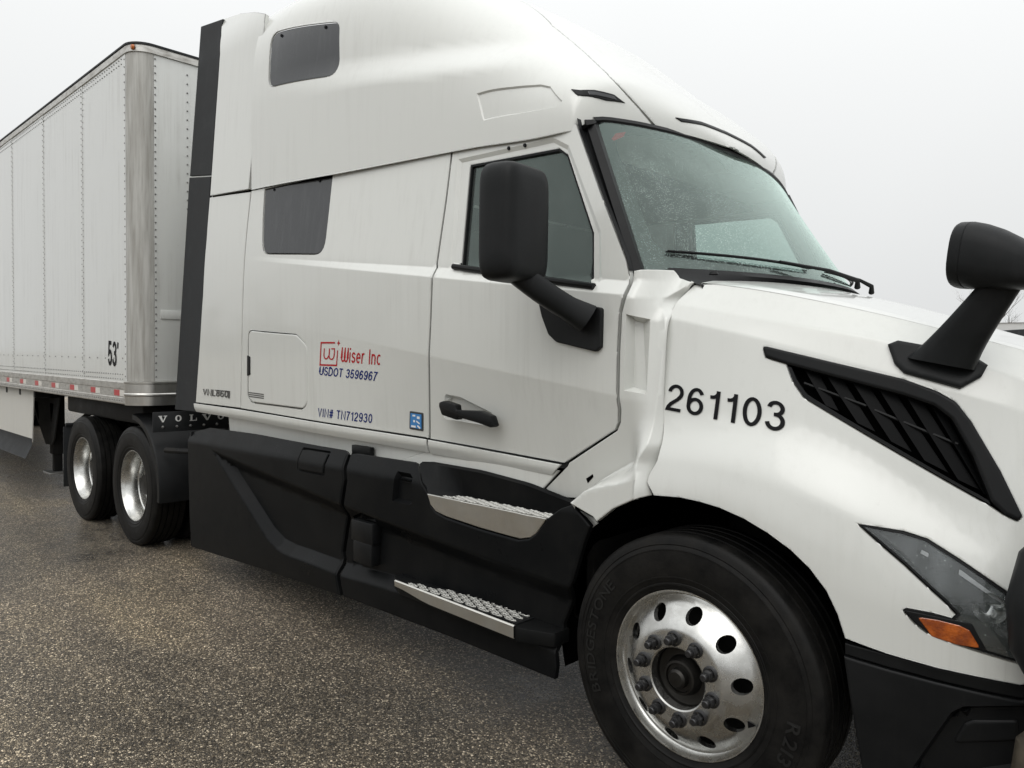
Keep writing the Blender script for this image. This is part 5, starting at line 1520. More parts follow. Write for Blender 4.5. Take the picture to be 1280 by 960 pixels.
def steer_wheel(loc, sgn):
    """sgn -1: outer face towards -y"""
    holes = []
    for k in range(10):
        a = 2 * math.pi * (k + 0.22) / 10
        c = (0.2295 * math.cos(a), 0.2295 * math.sin(a))
        holes.append([(c[0] + 0.029 * math.cos(b), c[1] + 0.029 * math.sin(b)) for b in [2 * math.pi * j / 18 for j in range(18)]])
    pts, edges = [], []
    def loop(lp):
        b = len(pts)
        pts.extend(Vector(q) for q in lp)
        edges.extend((b + i, b + (i + 1) % len(lp)) for i in range(len(lp)))
    for r, h in RIM:
        n = 80
        lp = [(r * math.cos(2 * math.pi * j / n), r * math.sin(2 * math.pi * j / n)) for j in range(n)]
        if r > 0.262 or r < 0.196:
            loop(lp)
        else:
            pts.extend(Vector(q) for q in lp if not any((q[0] - sum(h_[i][0] for i in range(18)) / 18) ** 2 + (q[1] - sum(h_[i][1] for i in range(18)) / 18) ** 2 < 0.033 ** 2 for h_ in holes))
    for h_ in holes:
        loop(h_)
    vco, _, fcs, ov, _, _ = delaunay_2d_cdt(pts, edges, [], 0, 1e-6)
    faces = []
    for f in fcs:
        cx = sum(vco[i].x for i in f) / 3; cy = sum(vco[i].y for i in f) / 3; r = math.hypot(cx, cy)
        if 0.1139 < r < 0.3036 and not any(inside((cx, cy), h_) for h_ in holes):
            faces.append(tuple(f))
    verts = [(q.x, rim_y(q.length), q.y) for q in vco]
    mb = MB(); mb.add(verts, faces)
    for h_ in holes:                             # thickness of the disc at each hand hole
        n = len(h_)
        v0 = [(q[0], rim_y(math.hypot(*q)), q[1]) for q in h_]; v1 = [(q[0] * 0.985, rim_y(math.hypot(*q)) + 0.022, q[1] * 0.985) for q in h_]
        mb.add(v0 + v1, [(i, (i + 1) % n, n + (i + 1) % n, n + i) for i in range(n)])
    mb.lathe([(0.114, -0.0615), (0.109, -0.058), (0.108, -0.02)], n=48)
    mb.lathe([(0.302, 0.0), (0.298, 0.012), (0.294, 0.03), (0.285, 0.04), (0.27, 0.2)], n=64)
    wh = mb.build('wheel', 'aluminium', truck, angle=40)
    wh.location = loc
    mb = MB(); mb.lathe(tyre_profile(0.285), (0, 0.118, 0), 96); ty = mb.build('tyre', 'tyre', wh, angle=30)
    mb = MB(); mb.lathe([(0.27, 0.08), (0.12, 0.09), (0.10, 0.05)], n=40); mb.build('brake_drum', 'chassis_black', wh)
    mb = MB(); mb.lathe([(0.108, -0.022), (0.104, -0.012), (0.085, -0.008), (0.072, -0.010), (0.066, -0.035), (0.060, -0.048), (0.052, -0.05), (0.050, -0.042), (0.036, -0.042), (0.034, -0.064), (0.026, -0.072), (0.001, -0.073)], n=40); mb.build('hub', 'dull_steel', wh)
    for k in range(10):
        a = 2 * math.pi * (k + 0.66) / 10
        c = (0.1429 * math.cos(a), -0.0615, 0.1429 * math.sin(a))
        if k == 0:
            mb = MB()
            mb.lathe([(0.0225, 0.0), (0.0225, -0.005), (0.019, -0.007), (0.0165, -0.0075)], n=18)
            hexa = [(0.0165 * math.cos(j * math.pi / 3), 0.0165 * math.sin(j * math.pi / 3)) for j in range(6)]
            mb.prism(hexa, -0.0075, -0.030, bev=0.0015)
            mb.lathe([(0.0105, -0.030), (0.0105, -0.044), (0.0085, -0.046), (0.0005, -0.046)], n=12)
            n0 = mb.build('lug_nut', 'nut_metal', wh); n0.location = c; n0.rotation_euler.y = 0.3; n0.scale = (1.22, 1.15, 1.22)
        else:
            nn = n0.copy(); col.objects.link(nn); nn.location = c; nn.rotation_euler.y = 0.3 + k * 0.7
    if sgn > 0:
        wh.rotation_euler.z = math.pi
    return wh
sw0 = steer_wheel((0.0, -1.19, 0.503), -1)
# raised tyre lettering
def tyre_text(wh, s, r0, h, mid, mat='tyre_letter', gap=1.0, bold=0.0):
    ch = []
    for c in s:
        bm = text_mesh(c, bold); xs = [v.co.x for v in bm.verts]; ch.append((bm, min(xs), max(xs)))
    hh = 0.70
    k = h / hh
    wid = [(b - a) * k * gap for _, a, b in ch]; sp = 0.20 * h
    tot = sum(wid) + sp * (len(s) - 1)
    ang = mid + tot / 2 / r0
    verts, faces = [], []
    for (bm, a, b), w_ in zip(ch, wid):
        b0 = len(verts)
        bm.verts.index_update()
        for v in bm.verts:
            r = r0 + v.co.y * k; th = ang - (v.co.x - a) * k * gap / r0
            verts.append((r * math.cos(th), -0.0335 - 0.0016 + 0.0025 * abs(r - 0.41) / 0.03, r * math.sin(th)))
        faces += [tuple(b0 + v.index for v in f.verts) for f in bm.faces]
        bm.free(); ang -= (w_ + sp) / r0
    return mesh_obj('tyre_lettering', verts, faces, mat, wh, smooth=False)
tyre_text(sw0, 'BRIDGESTONE', 0.392, 0.040, math.radians(172), gap=1.15, bold=0.01)
tyre_text(sw0, 'R213', 0.392, 0.044, math.radians(-14), gap=1.2, bold=0.015)
tyre_text(sw0, 'ECOPIA', 0.392, 0.026, math.radians(-52), gap=1.1, bold=0.01)
mb = MB()
tri = [(0.262, -0.105), (0.238, -0.118), (0.240, -0.088)]
mb.add([(a, rim_y(math.hypot(a, b)) - 0.0012, b) for a, b in tri], [(0, 1, 2)]); mb.build('wheel_sticker', 'decal_black', sw0)
sw1 = dup(sw0, truck, (0.0, 1.19, 0.503)); sw1.rotation_euler.z = math.pi

# ---- drive wheels: deep dished outer wheel of each dual pair
def drive_wheel(loc):
    mb = MB()
    mb.lathe([(0.302, 0.0), (0.3035, -0.006), (0.301, -0.011), (0.296, -0.011), (0.292, -0.002), (0.289, 0.012), (0.285, 0.020), (0.279, 0.032), (0.268, 0.060), (0.262, 0.095), (0.260, 0.115), (0.252, 0.123), (0.248, 0.14), (0.246, 0.165), (0.225, 0.178), (0.180, 0.185), (0.115, 0.186), (0.112, 0.16)], n=72)
    mb.lathe([(0.302, 0.0), (0.30, 0.02), (0.296, 0.05), (0.29, 0.25)], n=48)
    wh = mb.build('wheel', 'aluminium', truck, angle=30); wh.location = loc
    mb = MB(); mb.lathe(tyre_profile(0.270), (0, 0.110, 0), 96); mb.build('tyre', 'tyre', wh, angle=30)
    mb = MB(); mb.lathe(tyre_profile(0.270), (0, 0.440, 0), 64); mb.build('tyre', 'tyre', wh, angle=30)
    mb = MB(); mb.lathe([(0.112, 0.185), (0.110, 0.12), (0.104, 0.105), (0.088, 0.10), (0.084, 0.075), (0.001, 0.07)], n=36); mb.build('hub', 'dull_steel', wh)
    for k in range(10):
        a = 2 * math.pi * k / 10
        if k == 0:
            mb = MB(); mb.lathe([(0.017, 0.0), (0.017, -0.022), (0.011, -0.025), (0.010, -0.04), (0.001, -0.04)], n=6); n0 = mb.build('lug_nut', 'nut_metal', wh); n0.location = (0.143, 0.185, 0)
        else:
            nn = n0.copy(); col.objects.link(nn); nn.location = (0.143 * math.cos(a), 0.185, 0.143 * math.sin(a))
    return wh
dw = drive_wheel((-5.32, -1.21, 0.503))
d2 = dup(dw, truck, (-6.645, -1.21, 0.503)); d2.rotation_euler.y = 0.5
for x in (-5.32, -6.645):
    d3 = dup(dw, truck, (x, 1.21, 0.503)); d3.rotation_euler.z = math.pi
# trailer tandem, out of sight behind the skirts
for x in (-17.6, -18.85):
    for sgn in (-1, 1):
        d4 = dup(dw, trailer, (x - TX, sgn * 1.21, 0.503)); d4.rotation_euler.z = 0 if sgn < 0 else math.pi
for x in (-5.32, -6.645):
    mb = MB(); mb.tube([(x, -0.75, 0.503), (x, -0.3, 0.503), (x, -0.15, 0.51), (x, 0.15, 0.51), (x, 0.3, 0.503), (x, 0.75, 0.503)], [0.07, 0.07, 0.19, 0.19, 0.07, 0.07], 14); mb.build('drive_axle', 'chassis_black', truck)
mb = MB(); mb.tube([(0, -1.0, 0.45), (0, 1.0, 0.45)], 0.055, 10); mb.build('front_axle', 'chassis_black', truck)

# ---- chassis
for sgn in (-1, 1):
    mb = MB(); mb.box((-3.2, sgn * 0.42, 0.90), (8.4, 0.08, 0.27), 0.01); mb.build('frame_rail', 'chassis_black', truck)
mb = MB(); mb.box((-2.2, 0, 0.80), (3.3, 2.05, 0.62), 0.03); mb.build('fuel_tank_bay', 'chassis_black', truck)
mb = MB(); mb.box((-3.9, 0, 0.90), (0.5, 1.9, 0.5), 0.03); mb.build('rear_deck', 'chassis_black', truck)
mb = MB(); mb.prism([(-6.5, -0.45), (-5.5, -0.45), (-5.35, -0.2), (-5.35, 0.2), (-5.5, 0.45), (-6.5, 0.45), (-6.75, 0.2), (-6.3, 0.06), (-6.3, -0.06), (-6.75, -0.2)], 1.10, 1.155, 'XY', 0.008); mb.build('fifth_wheel', 'chassis_black', truck)
mb = MB(); mb.box((-5.9, 0, 0.98), (2.0, 1.1, 0.16), 0.02); mb.build('fifth_wheel_mount', 'chassis_black', truck)
mb = MB(); mb.box((0.45, 0, 0.85), (1.3, 1.1, 0.9), 0.05); mb.build('engine_bay', 'chassis_black', truck)
mb = MB(); mb.box((-0.62, 0, 1.1), (0.10, 2.05, 1.2), 0.02); mb.build('firewall', 'chassis_black', truck)
for sgn in (-1, 1):  # black sheets added behind the bumper to close a light leak
    mb = MB(); mb.box((0.66, sgn * 0.82, 0.58), (0.03, 0.62, 0.66), 0.01); mb.build('light_leak_panel', 'gap_black', truck)
for sgn in (-1, 1):  # plain boxes added under the chassis to stop light passing beneath
    mb = MB(); mb.box((-3.7, sgn * 0.72, 0.55), (0.9, 0.5, 0.36), 0.06); mb.build('underbody_light_block', 'chassis_black', truck)
# rear wall of the sleeper and roof closing
mb = MB(); mb.box((-3.95, 0, 2.5), (0.06, 2.1, 2.5), 0.03); mb.build('sleeper_rear_wall', 'white_paint', truck)
mb = MB(); mb.box((-3.3, 0, 1.22), (1.4, 2.1, 0.08), 0.01); mb.build('sleeper_floor', 'chassis_black', truck)
# wheel arch liners
for sgn in (-1, 1):
    mb = MB(); mb.lathe([(0.640, -0.0), (0.655, 0.02), (0.66, 0.62), (0.2, 0.63)], (0, 0, 0.50), 40, a0=math.radians(-12), a1=math.radians(196))
    o = mb.build('wheel_arch_liner', 'gap_black', truck); o.location.y = -1.13
    if sgn > 0:
        o.scale.y = -1; o.location.y = 1.13
# ---- chassis skirts with diagonal blade
sk_rear = [(-4.247, 1.043), (-3.995, 1.097), (-3.294, 1.106), (-2.494, 1.1), (-2.236, 1.101), (-2.193, 1.083), (-2.167, 0.9414), (-2.273, 0.5054), (-2.207, 0.2781), (-3.076, 0.2422), (-4.195, 0.1837)]
rear_latch = rounded([(-2.658, 1.071), (-2.358, 1.074), (-2.363, 0.9449), (-2.654, 0.9392)], 0.01, 2)
skirt_rear = panel('rear_skirt', 'skirt_black', sk_rear, S_skirt, grid=0.02, thick=0.03, roll=0.008, insets=[(offset(rear_latch, -0.006), 0.012, 0.008)], lines=skirt_lines(), parent=truck)
panel('skirt_latch', 'skirt_black', offset(rear_latch, 0.010), S_skirt, grid=0.03, lift=0.004, roll=0.004, thick=0.02, parent=skirt_rear)
mb = MB()                                     # squared rear end of the skirt
mb.box((-4.215, -1.10, 0.62), (0.02, 0.20, 0.86), 0.006); mb.build('skirt_end', 'skirt_black', skirt_rear)
step_hole = [(-1.437, 0.9628), (-1.52, 1.051), (-1.093, 1.067), (-0.7876, 1.061), (-0.583, 1.04), (-0.5989, 1.006), (-0.6594, 0.97), (-0.7256, 0.8877), (-0.7621, 0.8624), (-0.8232, 0.8462), (-1.06, 0.8514), (-1.304, 0.8676), (-1.381, 0.8827), (-1.417, 0.9085)]
sk_front = [(-2.135, 0.9453), (-2.164, 1.086), (-2.109, 1.095), (-1.594, 1.101), (-1.537, 1.057), (-1.44, 0.9624), (-1.417, 0.9085), (-1.381, 0.8827), (-1.304, 0.8657), (-1.06, 0.8495), (-0.8231, 0.8445), (-0.762, 0.8606), (-0.7233, 0.8881), (-0.6549, 0.9673), (-0.5885, 1.02), (-0.5311, 1.047), (-0.4952, 1.018), (-0.4353, 0.9704), (-0.4661, 0.8943), (-0.5165, 0.7379), (-0.6151, 0.5163), (-0.5991, 0.3508), (-0.6087, 0.2966), (-1.275, 0.2979), (-2.17, 0.2821), (-2.24, 0.5117)]
q1 = [(-1.698, 1.043), (-1.592, 1.043), (-1.561, 1.027), (-1.554, 0.8963), (-1.58, 0.8886), (-1.719, 0.8889)]
q2 = rounded([(-2.143, 0.7362), (-1.994, 0.7836), (-1.881, 0.7705), (-1.902, 0.7074), (-1.903, 0.5064), (-2.16, 0.4633)], 0.012, 2)
skirt_front = panel('front_skirt', 'skirt_black', sk_front, S_skirt, grid=0.02, thick=0.03, roll=0.008, insets=[(q1, 0.028, 0.012), (q2, 0.030, 0.010)], lines=skirt_lines(), parent=truck)
mb = MB()
for q in ([(-2.089, 0.7184), (-1.891, 0.7376), (-1.89, 0.6474), (-2.088, 0.6205)], [(-2.069, 0.6018), (-1.897, 0.6245), (-1.903, 0.5283), (-2.068, 0.5042)]):
    xs = [a[0] for a in q]; zs_ = [a[1] for a in q]
    mb.box(((min(xs) + max(xs)) / 2, -1.185, (min(zs_) + max(zs_)) / 2), (max(xs) - min(xs), 0.06, max(zs_) - min(zs_)), 0.008)
mb.build('filler_cover', 'black_plastic', skirt_front)

# ---- steps
def tread_plate(name, x0, x1, y0, y1, z, cut, parent):
    """plate with rows of raised oval rings; cut(x) gives the inner y limit"""
    mb = MB(); n = 24
    mb.loft([[(x, y0, z), (x, cut(x), z), (x, cut(x), z - 0.01), (x, y0, z - 0.01)] for x in [lerp(x0, x1, k / n) for k in range(n + 1)]])
    pl = mb.build(name, 'black_plastic', parent)
    mb = MB()
    ny = 5
    for j in range(ny):
        yc = lerp(y0 + 0.018, y1 - 0.018, j / (ny - 1))
        x = x0 + 0.040 + (0.042 if j % 2 else 0.0)
        while x < x1 - 0.05:
            if yc < cut(x - 0.035) - 0.012 and yc < cut(x + 0.035) - 0.012:
                r1, r2 = 0.036, 0.029
                ro_ = [(x + r1 * math.cos(a), yc + 0.0095 * math.sin(a)) for a in [2 * math.pi * k / 14 for k in range(14)]]
                ri_ = [(x + r2 * math.cos(a), yc + 0.0065 * math.sin(a)) for a in [2 * math.pi * k / 14 for k in range(14)]]
                vs_ = [(a, b, z + 0.0005) for a, b in ro_] + [(lerp(a, c, .45), lerp(b, d, .45), z + (0.006 if k % 2 else 0.0025)) for k, ((a, b), (c, d)) in enumerate(zip(ro_, ri_))] + [(a, b, z + 0.0005) for a, b in ri_]
                fs_ = []
                for r in range(2):
                    for k in range(14):
                        fs_.append((r * 14 + k, r * 14 + (k + 1) % 14, (r + 1) * 14 + (k + 1) % 14, (r + 1) * 14 + k))
                mb.add(vs_, fs_)
            x += 0.084
    o = mb.build('tread_rings', 'step_steel', pl, smooth=False); o['kind'] = 'stuff'
    return pl
# upper step: brushed riser flush with the skirt, tread running back into a pocket
ris = [(-1.437, 0.9628), (-0.6593, 0.9649), (-0.7256, 0.8877), (-0.7621, 0.8641), (-0.8184, 0.8488), (-1.06, 0.855), (-1.304, 0.8714), (-1.381, 0.8846), (-1.417, 0.9124)]
up_step = panel('upper_step', 'step_steel', ris, lambda x, z: (x, -1.217 + 0.10 * (0.965 - z), z), grid=0.03, roll=0.004, thick=0.012, parent=truck)
cutu = lambda x: -1.215 + 0.095 * min(1.0, max(0.02, (x + 1.44) / 0.16)) * min(1.0, max(0.05, (-0.60 - x) / 0.05))
tread_plate('tread', -1.432, -0.62, -1.213, -1.115, 0.962, lambda x: cutu(x), up_step)
mb = MB(); rows = []
zt_line = [(-1.651, 1.103), (-1.164, 1.101), (-0.8543, 1.079), (-0.5967, 1.037)]
for k in range(25):
    u = k / 24
    x = lerp(-1.56, -0.54, u); xi = lerp(-1.44, -0.62, u)
    zt = interp(zt_line, x)
    yi = cutu(xi) if 0 < k < 24 else -1.212
    yt = lerp(-1.165, -1.125, sstep(0, 0.03, u) * (1 - sstep(0.97, 1, u)))
    rows.append([(xi, yi, 0.958), (lerp(xi, x, 0.3), lerp(yi, yt, 0.2), 0.985), (x, yt, zt - 0.01), (x, yt + 0.02, zt)])
mb.loft(rows, caps=False, closed=False); mb.build('step_pocket', 'skirt_black', up_step)
# lower step: ledge standing out from the skirt with a bright lip
led = [(-1.72, -1.20), (-1.60, -1.255), (-0.76, -1.285), (-0.60, -1.22), (-0.60, -1.12), (-1.72, -1.12)]
low_step = MB().prism(led, 0.435, 0.497, 'XY', 0.008).build('lower_step', 'skirt_black', truck)
cutl = lambda x: interp([(-1.64, -1.245), (-1.50, -1.20), (-1.30, -1.15), (-0.9, -1.13), (-0.77, -1.14)], x)
y0l = lambda x: interp([(-1.62, -1.256), (-0.765, -1.287)], x)
tread_plate('tread', -1.63, -0.775, -1.262, -1.14, 0.503, cutl, low_step)
mb = MB(); rows = []
for k in range(13):
    x = lerp(-1.63, -0.765, k / 12); y = y0l(x) - 0.004
    zb = lerp(0.475, 0.45, sstep(0, 0.35, k / 12))
    rows.append([(x, y + 0.012, 0.503), (x, y + 0.002, 0.506), (x, y - 0.004, 0.501), (x, y - 0.002, zb), (x, y + 0.01, zb - 0.002)])
mb.loft(rows, caps=False, closed=False); mb.build('step_lip', 'step_steel', low_step)

# ---- quarter fender, anti-sail flap with lettering, mud flaps
mb = MB(); rows = []
for k in range(17):
    a = math.radians(lerp(-8, 88, k / 16)); r = 0.60
    x = -5.32 + r * math.cos(a); z = 0.52 + r * math.sin(a)
    n = (math.cos(a), math.sin(a))
    rows.append([(x - 0.05 * n[0], -1.235, z - 0.05 * n[1]), (x - 0.008 * n[0], -1.235, z - 0.008 * n[1]), (x, -1.222, z), (x, -0.60, z), (x - 0.008 * n[0], -0.60, z - 0.008 * n[1])])
mb.loft(rows, caps=False, closed=False); qf = mb.build('quarter_fender', 'black_plastic', truck)
mb = MB(); mb.tube([(-4.73, -1.18, 0.86), (-4.30, -1.10, 0.88)], 0.022, 8); mb.build('fender_bracket', 'chassis_black', qf)
plate = [(-1.277, 1.181), (-0.6074, 1.01), (-0.6074, 0.9003), (-1.253, 1.022)]
mb = MB(); mb.prism([(-1.275, 1.005), (-0.58, 1.005), (-0.58, 1.165), (-1.275, 1.165)], -4.752, -4.742, 'YZ', 0.002); flap = mb.build('fender_flap', 'rubber_strip', truck)
def slab(y, w_, h, z, parts):
    vs_, fs_ = [], []
    for poly in parts:
        b0 = len(vs_)
        for a, b in poly:
            vs_.append((-4.7405, y + a * w_, z + b * h))
        fs_.append(tuple(range(b0, len(vs_))))
    return mesh_obj('flap_letter', vs_, fs_, 'decal_white', flap, smooth=False)
V_ = [[(0.0, 1.0), (0.0, 0.88), (0.44, 0.88), (0.44, 1.0)], [(0.60, 1.0), (0.60, 0.88), (1.0, 0.88), (1.0, 1.0)], [(0.06, 0.88), (0.43, 0.0), (0.60, 0.0), (0.36, 0.88)], [(0.60, 0.0), (0.90, 0.88), (0.76, 0.88), (0.53, 0.22)]]
Lt = [[(0.0, 1.0), (0.0, 0.88), (0.52, 0.88), (0.52, 1.0)], [(0.12, 0.88), (0.12, 0.12), (0.40, 0.12), (0.40, 0.88)], [(0.0, 0.12), (0.0, 0.0), (1.0, 0.0), (1.0, 0.12)], [(0.86, 0.12), (1.0, 0.12), (1.0, 0.46), (0.92, 0.46)]]
Ot = []
for k in range(24):
    a, b = 2 * math.pi * k / 24, 2 * math.pi * (k + 1) / 24
    Ot.append([(0.5 + 0.5 * math.cos(a), 0.5 + 0.5 * math.sin(a)), (0.5 + 0.5 * math.cos(b), 0.5 + 0.5 * math.sin(b)), (0.5 + 0.22 * math.cos(b), 0.5 + 0.34 * math.sin(b)), (0.5 + 0.22 * math.cos(a), 0.5 + 0.34 * math.sin(a))])
VP = [(-1.234, 1.084), (-1.166, 1.08), (-1.103, 1.083), (-1.052, 1.081), (-0.9878, 1.077), (-0.9288, 1.074), (-0.8857, 1.085), (-0.8016, 1.081), (-0.7538, 1.085), (-0.6986, 1.083)]
for i, parts in enumerate((V_, Ot, Lt, V_, Ot)):
    ya, yb = VP[2 * i][0], VP[2 * i + 1][0]
    zc_ = 1.095
    slab(ya, yb - ya, 0.052, zc_ - 0.012, parts)
for y in (-1.20, -1.09, -0.98, -0.87, -0.76, -0.65):
    mb = MB(); mb.lathe([(0.001, 0.014), (0.006, 0.013), (0.011, 0.004), (0.011, 0.0)], (-4.742, y, 1.045), 8, axis='X'); mb.build('flap_bolt', 'galvanised', flap)
for sgn in (-1, 1):
    mb = MB(); mb.box((-7.28, sgn * 0.92, 0.55), (0.014, 0.60, 0.62), 0.003); mb.tube([(-7.27, sgn * 0.45, 0.88), (-7.27, sgn * 1.2, 0.88)], 0.018, 8); mb.build('mud_flap', 'rubber_strip', truck)

# ---- lettering on the cab side
LQ = [(-2.514, 1.573), (-2.33, 1.573), (-2.305, 1.709), (-2.495, 1.71)]
decal_polys('company_emblem', [bar((0.0, 0.985), (0.80, 0.985), 0.07), bar((0.03, 1.0), (0.03, 0.03), 0.06), bar((0.0, 0.03), (1.0, 0.03), 0.07), bar((0.97, 0.0), (0.97, 0.66), 0.05),
             [(0.91, 0.97), (0.98, 1.02), (1.0, 1.13), (1.02, 1.02), (1.09, 0.97), (1.02, 0.93), (1.0, 0.83), (0.98, 0.93)]], LQ, S_side, 'decal_red', truck)
arcs = []
def arc(cx, cy, rx, ry, a0, a1, wd, n=12):
    for k in range(n):
        a, b = math.radians(lerp(a0, a1, k / n)), math.radians(lerp(a0, a1, (k + 1) / n))
        arcs.append([(cx + (rx - wd) * math.cos(a), cy + (ry - wd) * math.sin(a)), (cx + rx * math.cos(a), cy + ry * math.sin(a)), (cx + rx * math.cos(b), cy + ry * math.sin(b)), (cx + (rx - wd) * math.cos(b), cy + (ry - wd) * math.sin(b))])
arc(0.36, 0.47, 0.16, 0.20, 180, 350, 0.055); arc(0.66, 0.47, 0.17, 0.22, 180, 360, 0.055)
arcs += [bar((0.228, 0.46), (0.228, 0.74), 0.055), bar((0.52, 0.46), (0.52, 0.74), 0.055), bar((0.80, 0.46), (0.80, 0.70), 0.055), bar((0.62, 0.73), (0.82, 0.73), 0.05)]
decal_polys('company_monogram', arcs, LQ, S_side, 'decal_red', truck, 0.0018)
stroke_text('company_letter', 'Wiser Inc', [(-2.292, 1.597), (-1.914, 1.585), (-1.897, 1.665), (-2.274, 1.681)], S_side, 'decal_red', truck, 0.12, 0.09, each=True)
stroke_text('dot_character', 'USDOT 3596967', [(-2.521, 1.518), (-1.964, 1.498), (-1.944, 1.548), (-2.51, 1.568)], S_side, 'decal_navy', truck, 0.15, 0.12, each=True)
stroke_text('serial_character', 'VIN# TN712930', [(-2.544, 1.269), (-2.028, 1.263), (-2.016, 1.315), (-2.538, 1.319)], S_side, 'decal_navy', truck, 0.14, 0.14, each=True)
stroke_text('model_badge', 'VNL860', [(-4.13, 1.328), (-3.717, 1.326), (-3.708, 1.375), (-4.12, 1.373)], S_side, 'badge_grey', truck, 0.16, 0.10, 0.004)
decal_polys('badge_line', [bar((0.45, 0.97), (1.0, 0.97), 0.1), bar((0.985, 0.0), (0.985, 1.0), 0.05)], [(-4.13, 1.322), (-3.698, 1.321), (-3.689, 1.373), (-4.12, 1.373)], S_side, 'badge_grey', truck, 0.004)
em = panel('placard', 'badge_grey', rounded([(-1.698, 1.351), (-1.59, 1.347), (-1.605, 1.251), (-1.715, 1.255)], 0.008, 3), S_side, grid=0.03, lift=0.004, roll=0.002, thick=0.006, parent=truck)
eq = [(-1.701, 1.265), (-1.613, 1.261), (-1.601, 1.338), (-1.687, 1.341)]
decal_polys('placard_face', [[(0, 0), (1, 0), (1, 1), (0, 1)]], eq, S_side, 'decal_blue', em, 0.0065)
decal_polys('placard_marks', [bar((0.2, 0.85), (0.45, 0.85), 0.12), bar((0.6, 0.75), (0.85, 0.75), 0.18), bar((0.35, 0.55), (0.35, 0.4), 0.16), bar((0.55, 0.5), (0.85, 0.35), 0.1), bar((0.1, 0.1), (0.5, 0.1), 0.14), bar((0.65, 0.2), (0.9, 0.05), 0.12)], eq, S_side, 'decal_white', em, 0.0075)

# ---- dark backing behind the panel joints
panel('joint_backing', 'gap_black', [(-4.05, 1.29), (-4.05, 2.70), (-3.2, 2.67), (-2.3, 2.63), (-1.5, 2.59), (-1.5, 1.27), (-3.2, 1.29)], lambda x, z: (x, side(x, z) + 0.034, z), grid=0.1, roll=0, thick=0.0, parent=truck)
mb = MB(); rows = []
for k in range(20):
    x = lerp(-4.0, -0.62, k / 19); zb = pchip(ROOF_BASE_Z, x)
    rows.append([(x, roof(x, zb + 0.03) + 0.02, zb + 0.03), (x, side(x, zb - 0.04) + 0.022, zb - 0.05)])
mb.loft(rows, caps=False, closed=False); mb.build('seam_seal', 'gap_black', truck)

# ---- the far side of the tractor
for o in (sleeper_wall, sw_glass, hatch_o, ext_low, strip_low, rocker, rocker2, roof_side, roof_cap, upper_win, ext_up, strip_up, door, lin, cowl_side, hood_side, vent, lamp, bumper, hmir, skirt_rear, skirt_front, qf):
    mirror(o)

# ================================================================ things beyond
def tree(name, loc, h, seed, label, group):
    r = random.Random(seed)
    root = empty(name, loc)
    tag(root, label, 'tree', group)
    tk = MB(); tw = MB()
    def grow(p, d, ln, rad, lvl, mb_):
        pts, rs = [p], [rad]
        n = 4
        for k in range(n):
            d = (d + Vector((r.uniform(-1, 1), r.uniform(-1, 1), r.uniform(-0.3, 0.6))) * 0.16).normalized()
            p = p + d * ln / n; pts.append(p); rs.append(rad * (1 - 0.65 * (k + 1) / n))
        mb_.tube(pts, rs, 5 if lvl < 2 else 3, caps=False)
        if lvl >= 4:
            return
        for k in range(r.randint(3, 5)):
            i = r.randint(1, n); q = pts[i]
            nd = (d + Vector((r.uniform(-1, 1), r.uniform(-1, 1), r.uniform(-0.1, 0.9))) * 0.85).normalized()
            grow(q, nd, ln * r.uniform(0.5, 0.75), rs[i] * 0.7, lvl + 1, tw)
    grow(Vector((0, 0, 0)), Vector((0, 0, 1)), h * 0.38, h * 0.018, 0, tk)
    tk.build('trunk', 'bark', root); tw.build('crown', 'bark', root)
    return root

# the wood on the far side of the lot behind the photographer: seen only as a reflection in glass and paint
def thicket(name, n, x0, x1, y0, y1, hmin, hmax, seed):
    r = random.Random(seed); mb = MB()
    def grow(p, d, ln, rad, lvl):
        pts, rs = [p], [rad]
        for k in range(3):
            d = (d + Vector((r.uniform(-1, 1), r.uniform(-1, 1), r.uniform(-0.3, 0.6))) * 0.16).normalized()
            p = p + d * ln / 3; pts.append(p); rs.append(rad * (1 - 0.65 * (k + 1) / 3))
        mb.tube(pts, rs, 3, caps=False)
        if lvl < 3:
            for k in range(4):
                i = r.randint(1, 3)
                grow(pts[i], (d + Vector((r.uniform(-1, 1), r.uniform(-1, 1), r.uniform(-0.1, 0.9))) * 0.85).normalized(), ln * r.uniform(0.5, 0.75), rs[i] * 0.75, lvl + 1)
    for k in range(n):
        h = r.uniform(hmin, hmax)
        grow(Vector((r.uniform(x0, x1), r.uniform(y0, y1), 0)), Vector((0, 0, 1)), h * 0.4, h * 0.022, 0)
    for k in range(n * 6):                      # undergrowth
        p = Vector((r.uniform(x0, x1), r.uniform(y0, y1), 0)); h = r.uniform(1.2, 3.6)
        for j in range(4):
            d = Vector((r.uniform(-0.4, 0.4), r.uniform(-0.4, 0.4), 1)).normalized()
            mb.tube([p, p + d * h * 0.5, p + (d + Vector((r.uniform(-.2, .2), r.uniform(-.2, .2), 0))) * h], [0.09, 0.06, 0.01], 3, caps=False)
    o = mb.build(name, 'bark', None, smooth=False)
    o['kind'] = 'stuff'; o['label'] = 'bare winter wood along the far edge of the lot, mirrored in the door glass'; o['category'] = 'wood'
    return o
thicket('bare_wood', 100, -70, 40, -38, -26, 7, 12, 5)

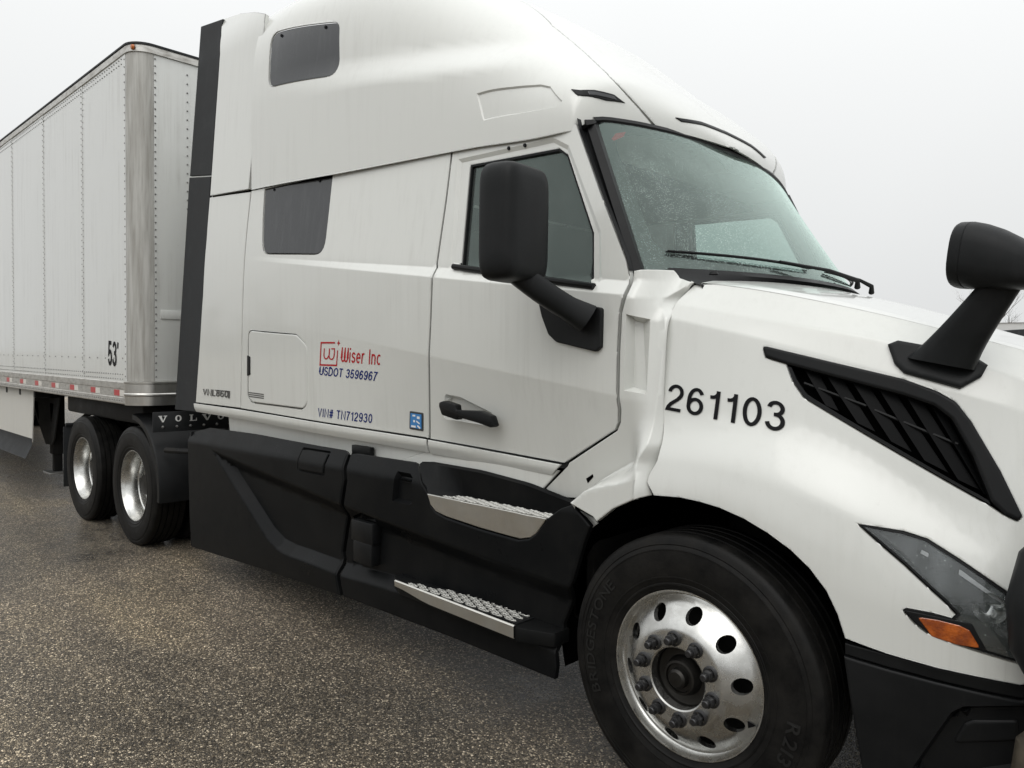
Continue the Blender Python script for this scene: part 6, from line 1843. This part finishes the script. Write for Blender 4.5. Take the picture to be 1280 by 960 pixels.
# beyond the hood: bare trees and a parked van
for x, y, h, lab in ((-10.4, 57, 9.8, 'leafless tree over the tractor hood, nearest the hood mirror stalk'), (-9.4, 60, 9.2, 'leafless tree over the tractor hood, at the right edge of the picture')):
    tree('bare_tree', (x, y, 0), h, 40 + int(h * 10), lab, 'leafless trees beyond the hood')
def parked_van(loc, rz):
    r0 = tag(empty('parked_van', loc), 'white van parked beyond the tractor, only its roof and dark glass above the hood', 'van')
    r0.rotation_euler.z = rz
    # side profile (x forward, z up), body 2 m wide
    prof = [(-2.6, 0.45), (-2.68, 0.9), (-2.66, 1.9), (-2.55, 2.30), (-2.3, 2.42), (0.6, 2.44), (1.05, 2.36), (1.35, 2.16), (1.95, 1.42), (2.55, 1.22), (2.72, 1.0), (2.75, 0.5), (2.6, 0.38), (-2.4, 0.38)]
    mb = MB(); rings = []
    for y, k in ((-1.0, 0.93), (-1.02, 0.97), (-0.98, 1.0), (-0.7, 1.012), (0.7, 1.012), (0.98, 1.0), (1.02, 0.97), (1.0, 0.93)):
        rings.append([(x * (0.985 + 0.015 * k), y, 0.38 + (z - 0.38) * (0.97 + 0.03 * k)) for x, z in prof])
    mb.loft(rings); mb.build('body', 'van_white', r0, angle=30)
    mb = MB(); mb.add([(1.40, -0.86, 2.12), (1.40, 0.86, 2.12), (1.98, 0.92, 1.45), (1.98, -0.92, 1.45)], [(0, 1, 2, 3)]); mb.build('windscreen', 'glass_tinted', r0, smooth=False)
    for sgn in (-1, 1):
        for x0, x1, x2, x3 in ((0.55, 1.10, 1.62, 0.55), (-0.75, 0.42, 0.42, -0.75), (-2.2, -0.88, -0.88, -2.2)):
            mb = MB(); mb.prism([(x0, 2.36), (x1, 2.30), (x2, 1.52), (x3, 1.52)], sgn * 1.022, sgn * 1.035); mb.build('side_window', 'glass_tinted', r0, smooth=False)
    for x in (-1.7, 1.75):
        for sgn in (-1, 1):
            mb = MB(); mb.lathe([(0.2, -0.10), (0.30, -0.11), (0.34, -0.06), (0.34, 0.06), (0.30, 0.11), (0.2, 0.10)], (x, sgn * 0.9, 0.34), 24); wv = mb.build('wheel', 'tyre', r0)
            mb = MB(); mb.lathe([(0.001, sgn * 0.10), (0.2, sgn * 0.105), (0.21, sgn * 0.08)], (x, sgn * 0.9, 0.34), 20); mb.build('rim', 'galvanised', wv)
    return r0
pv = parked_van((-0.9, 10.8, 0), math.radians(177)); pv.scale = (0.93, 0.93, 0.93)
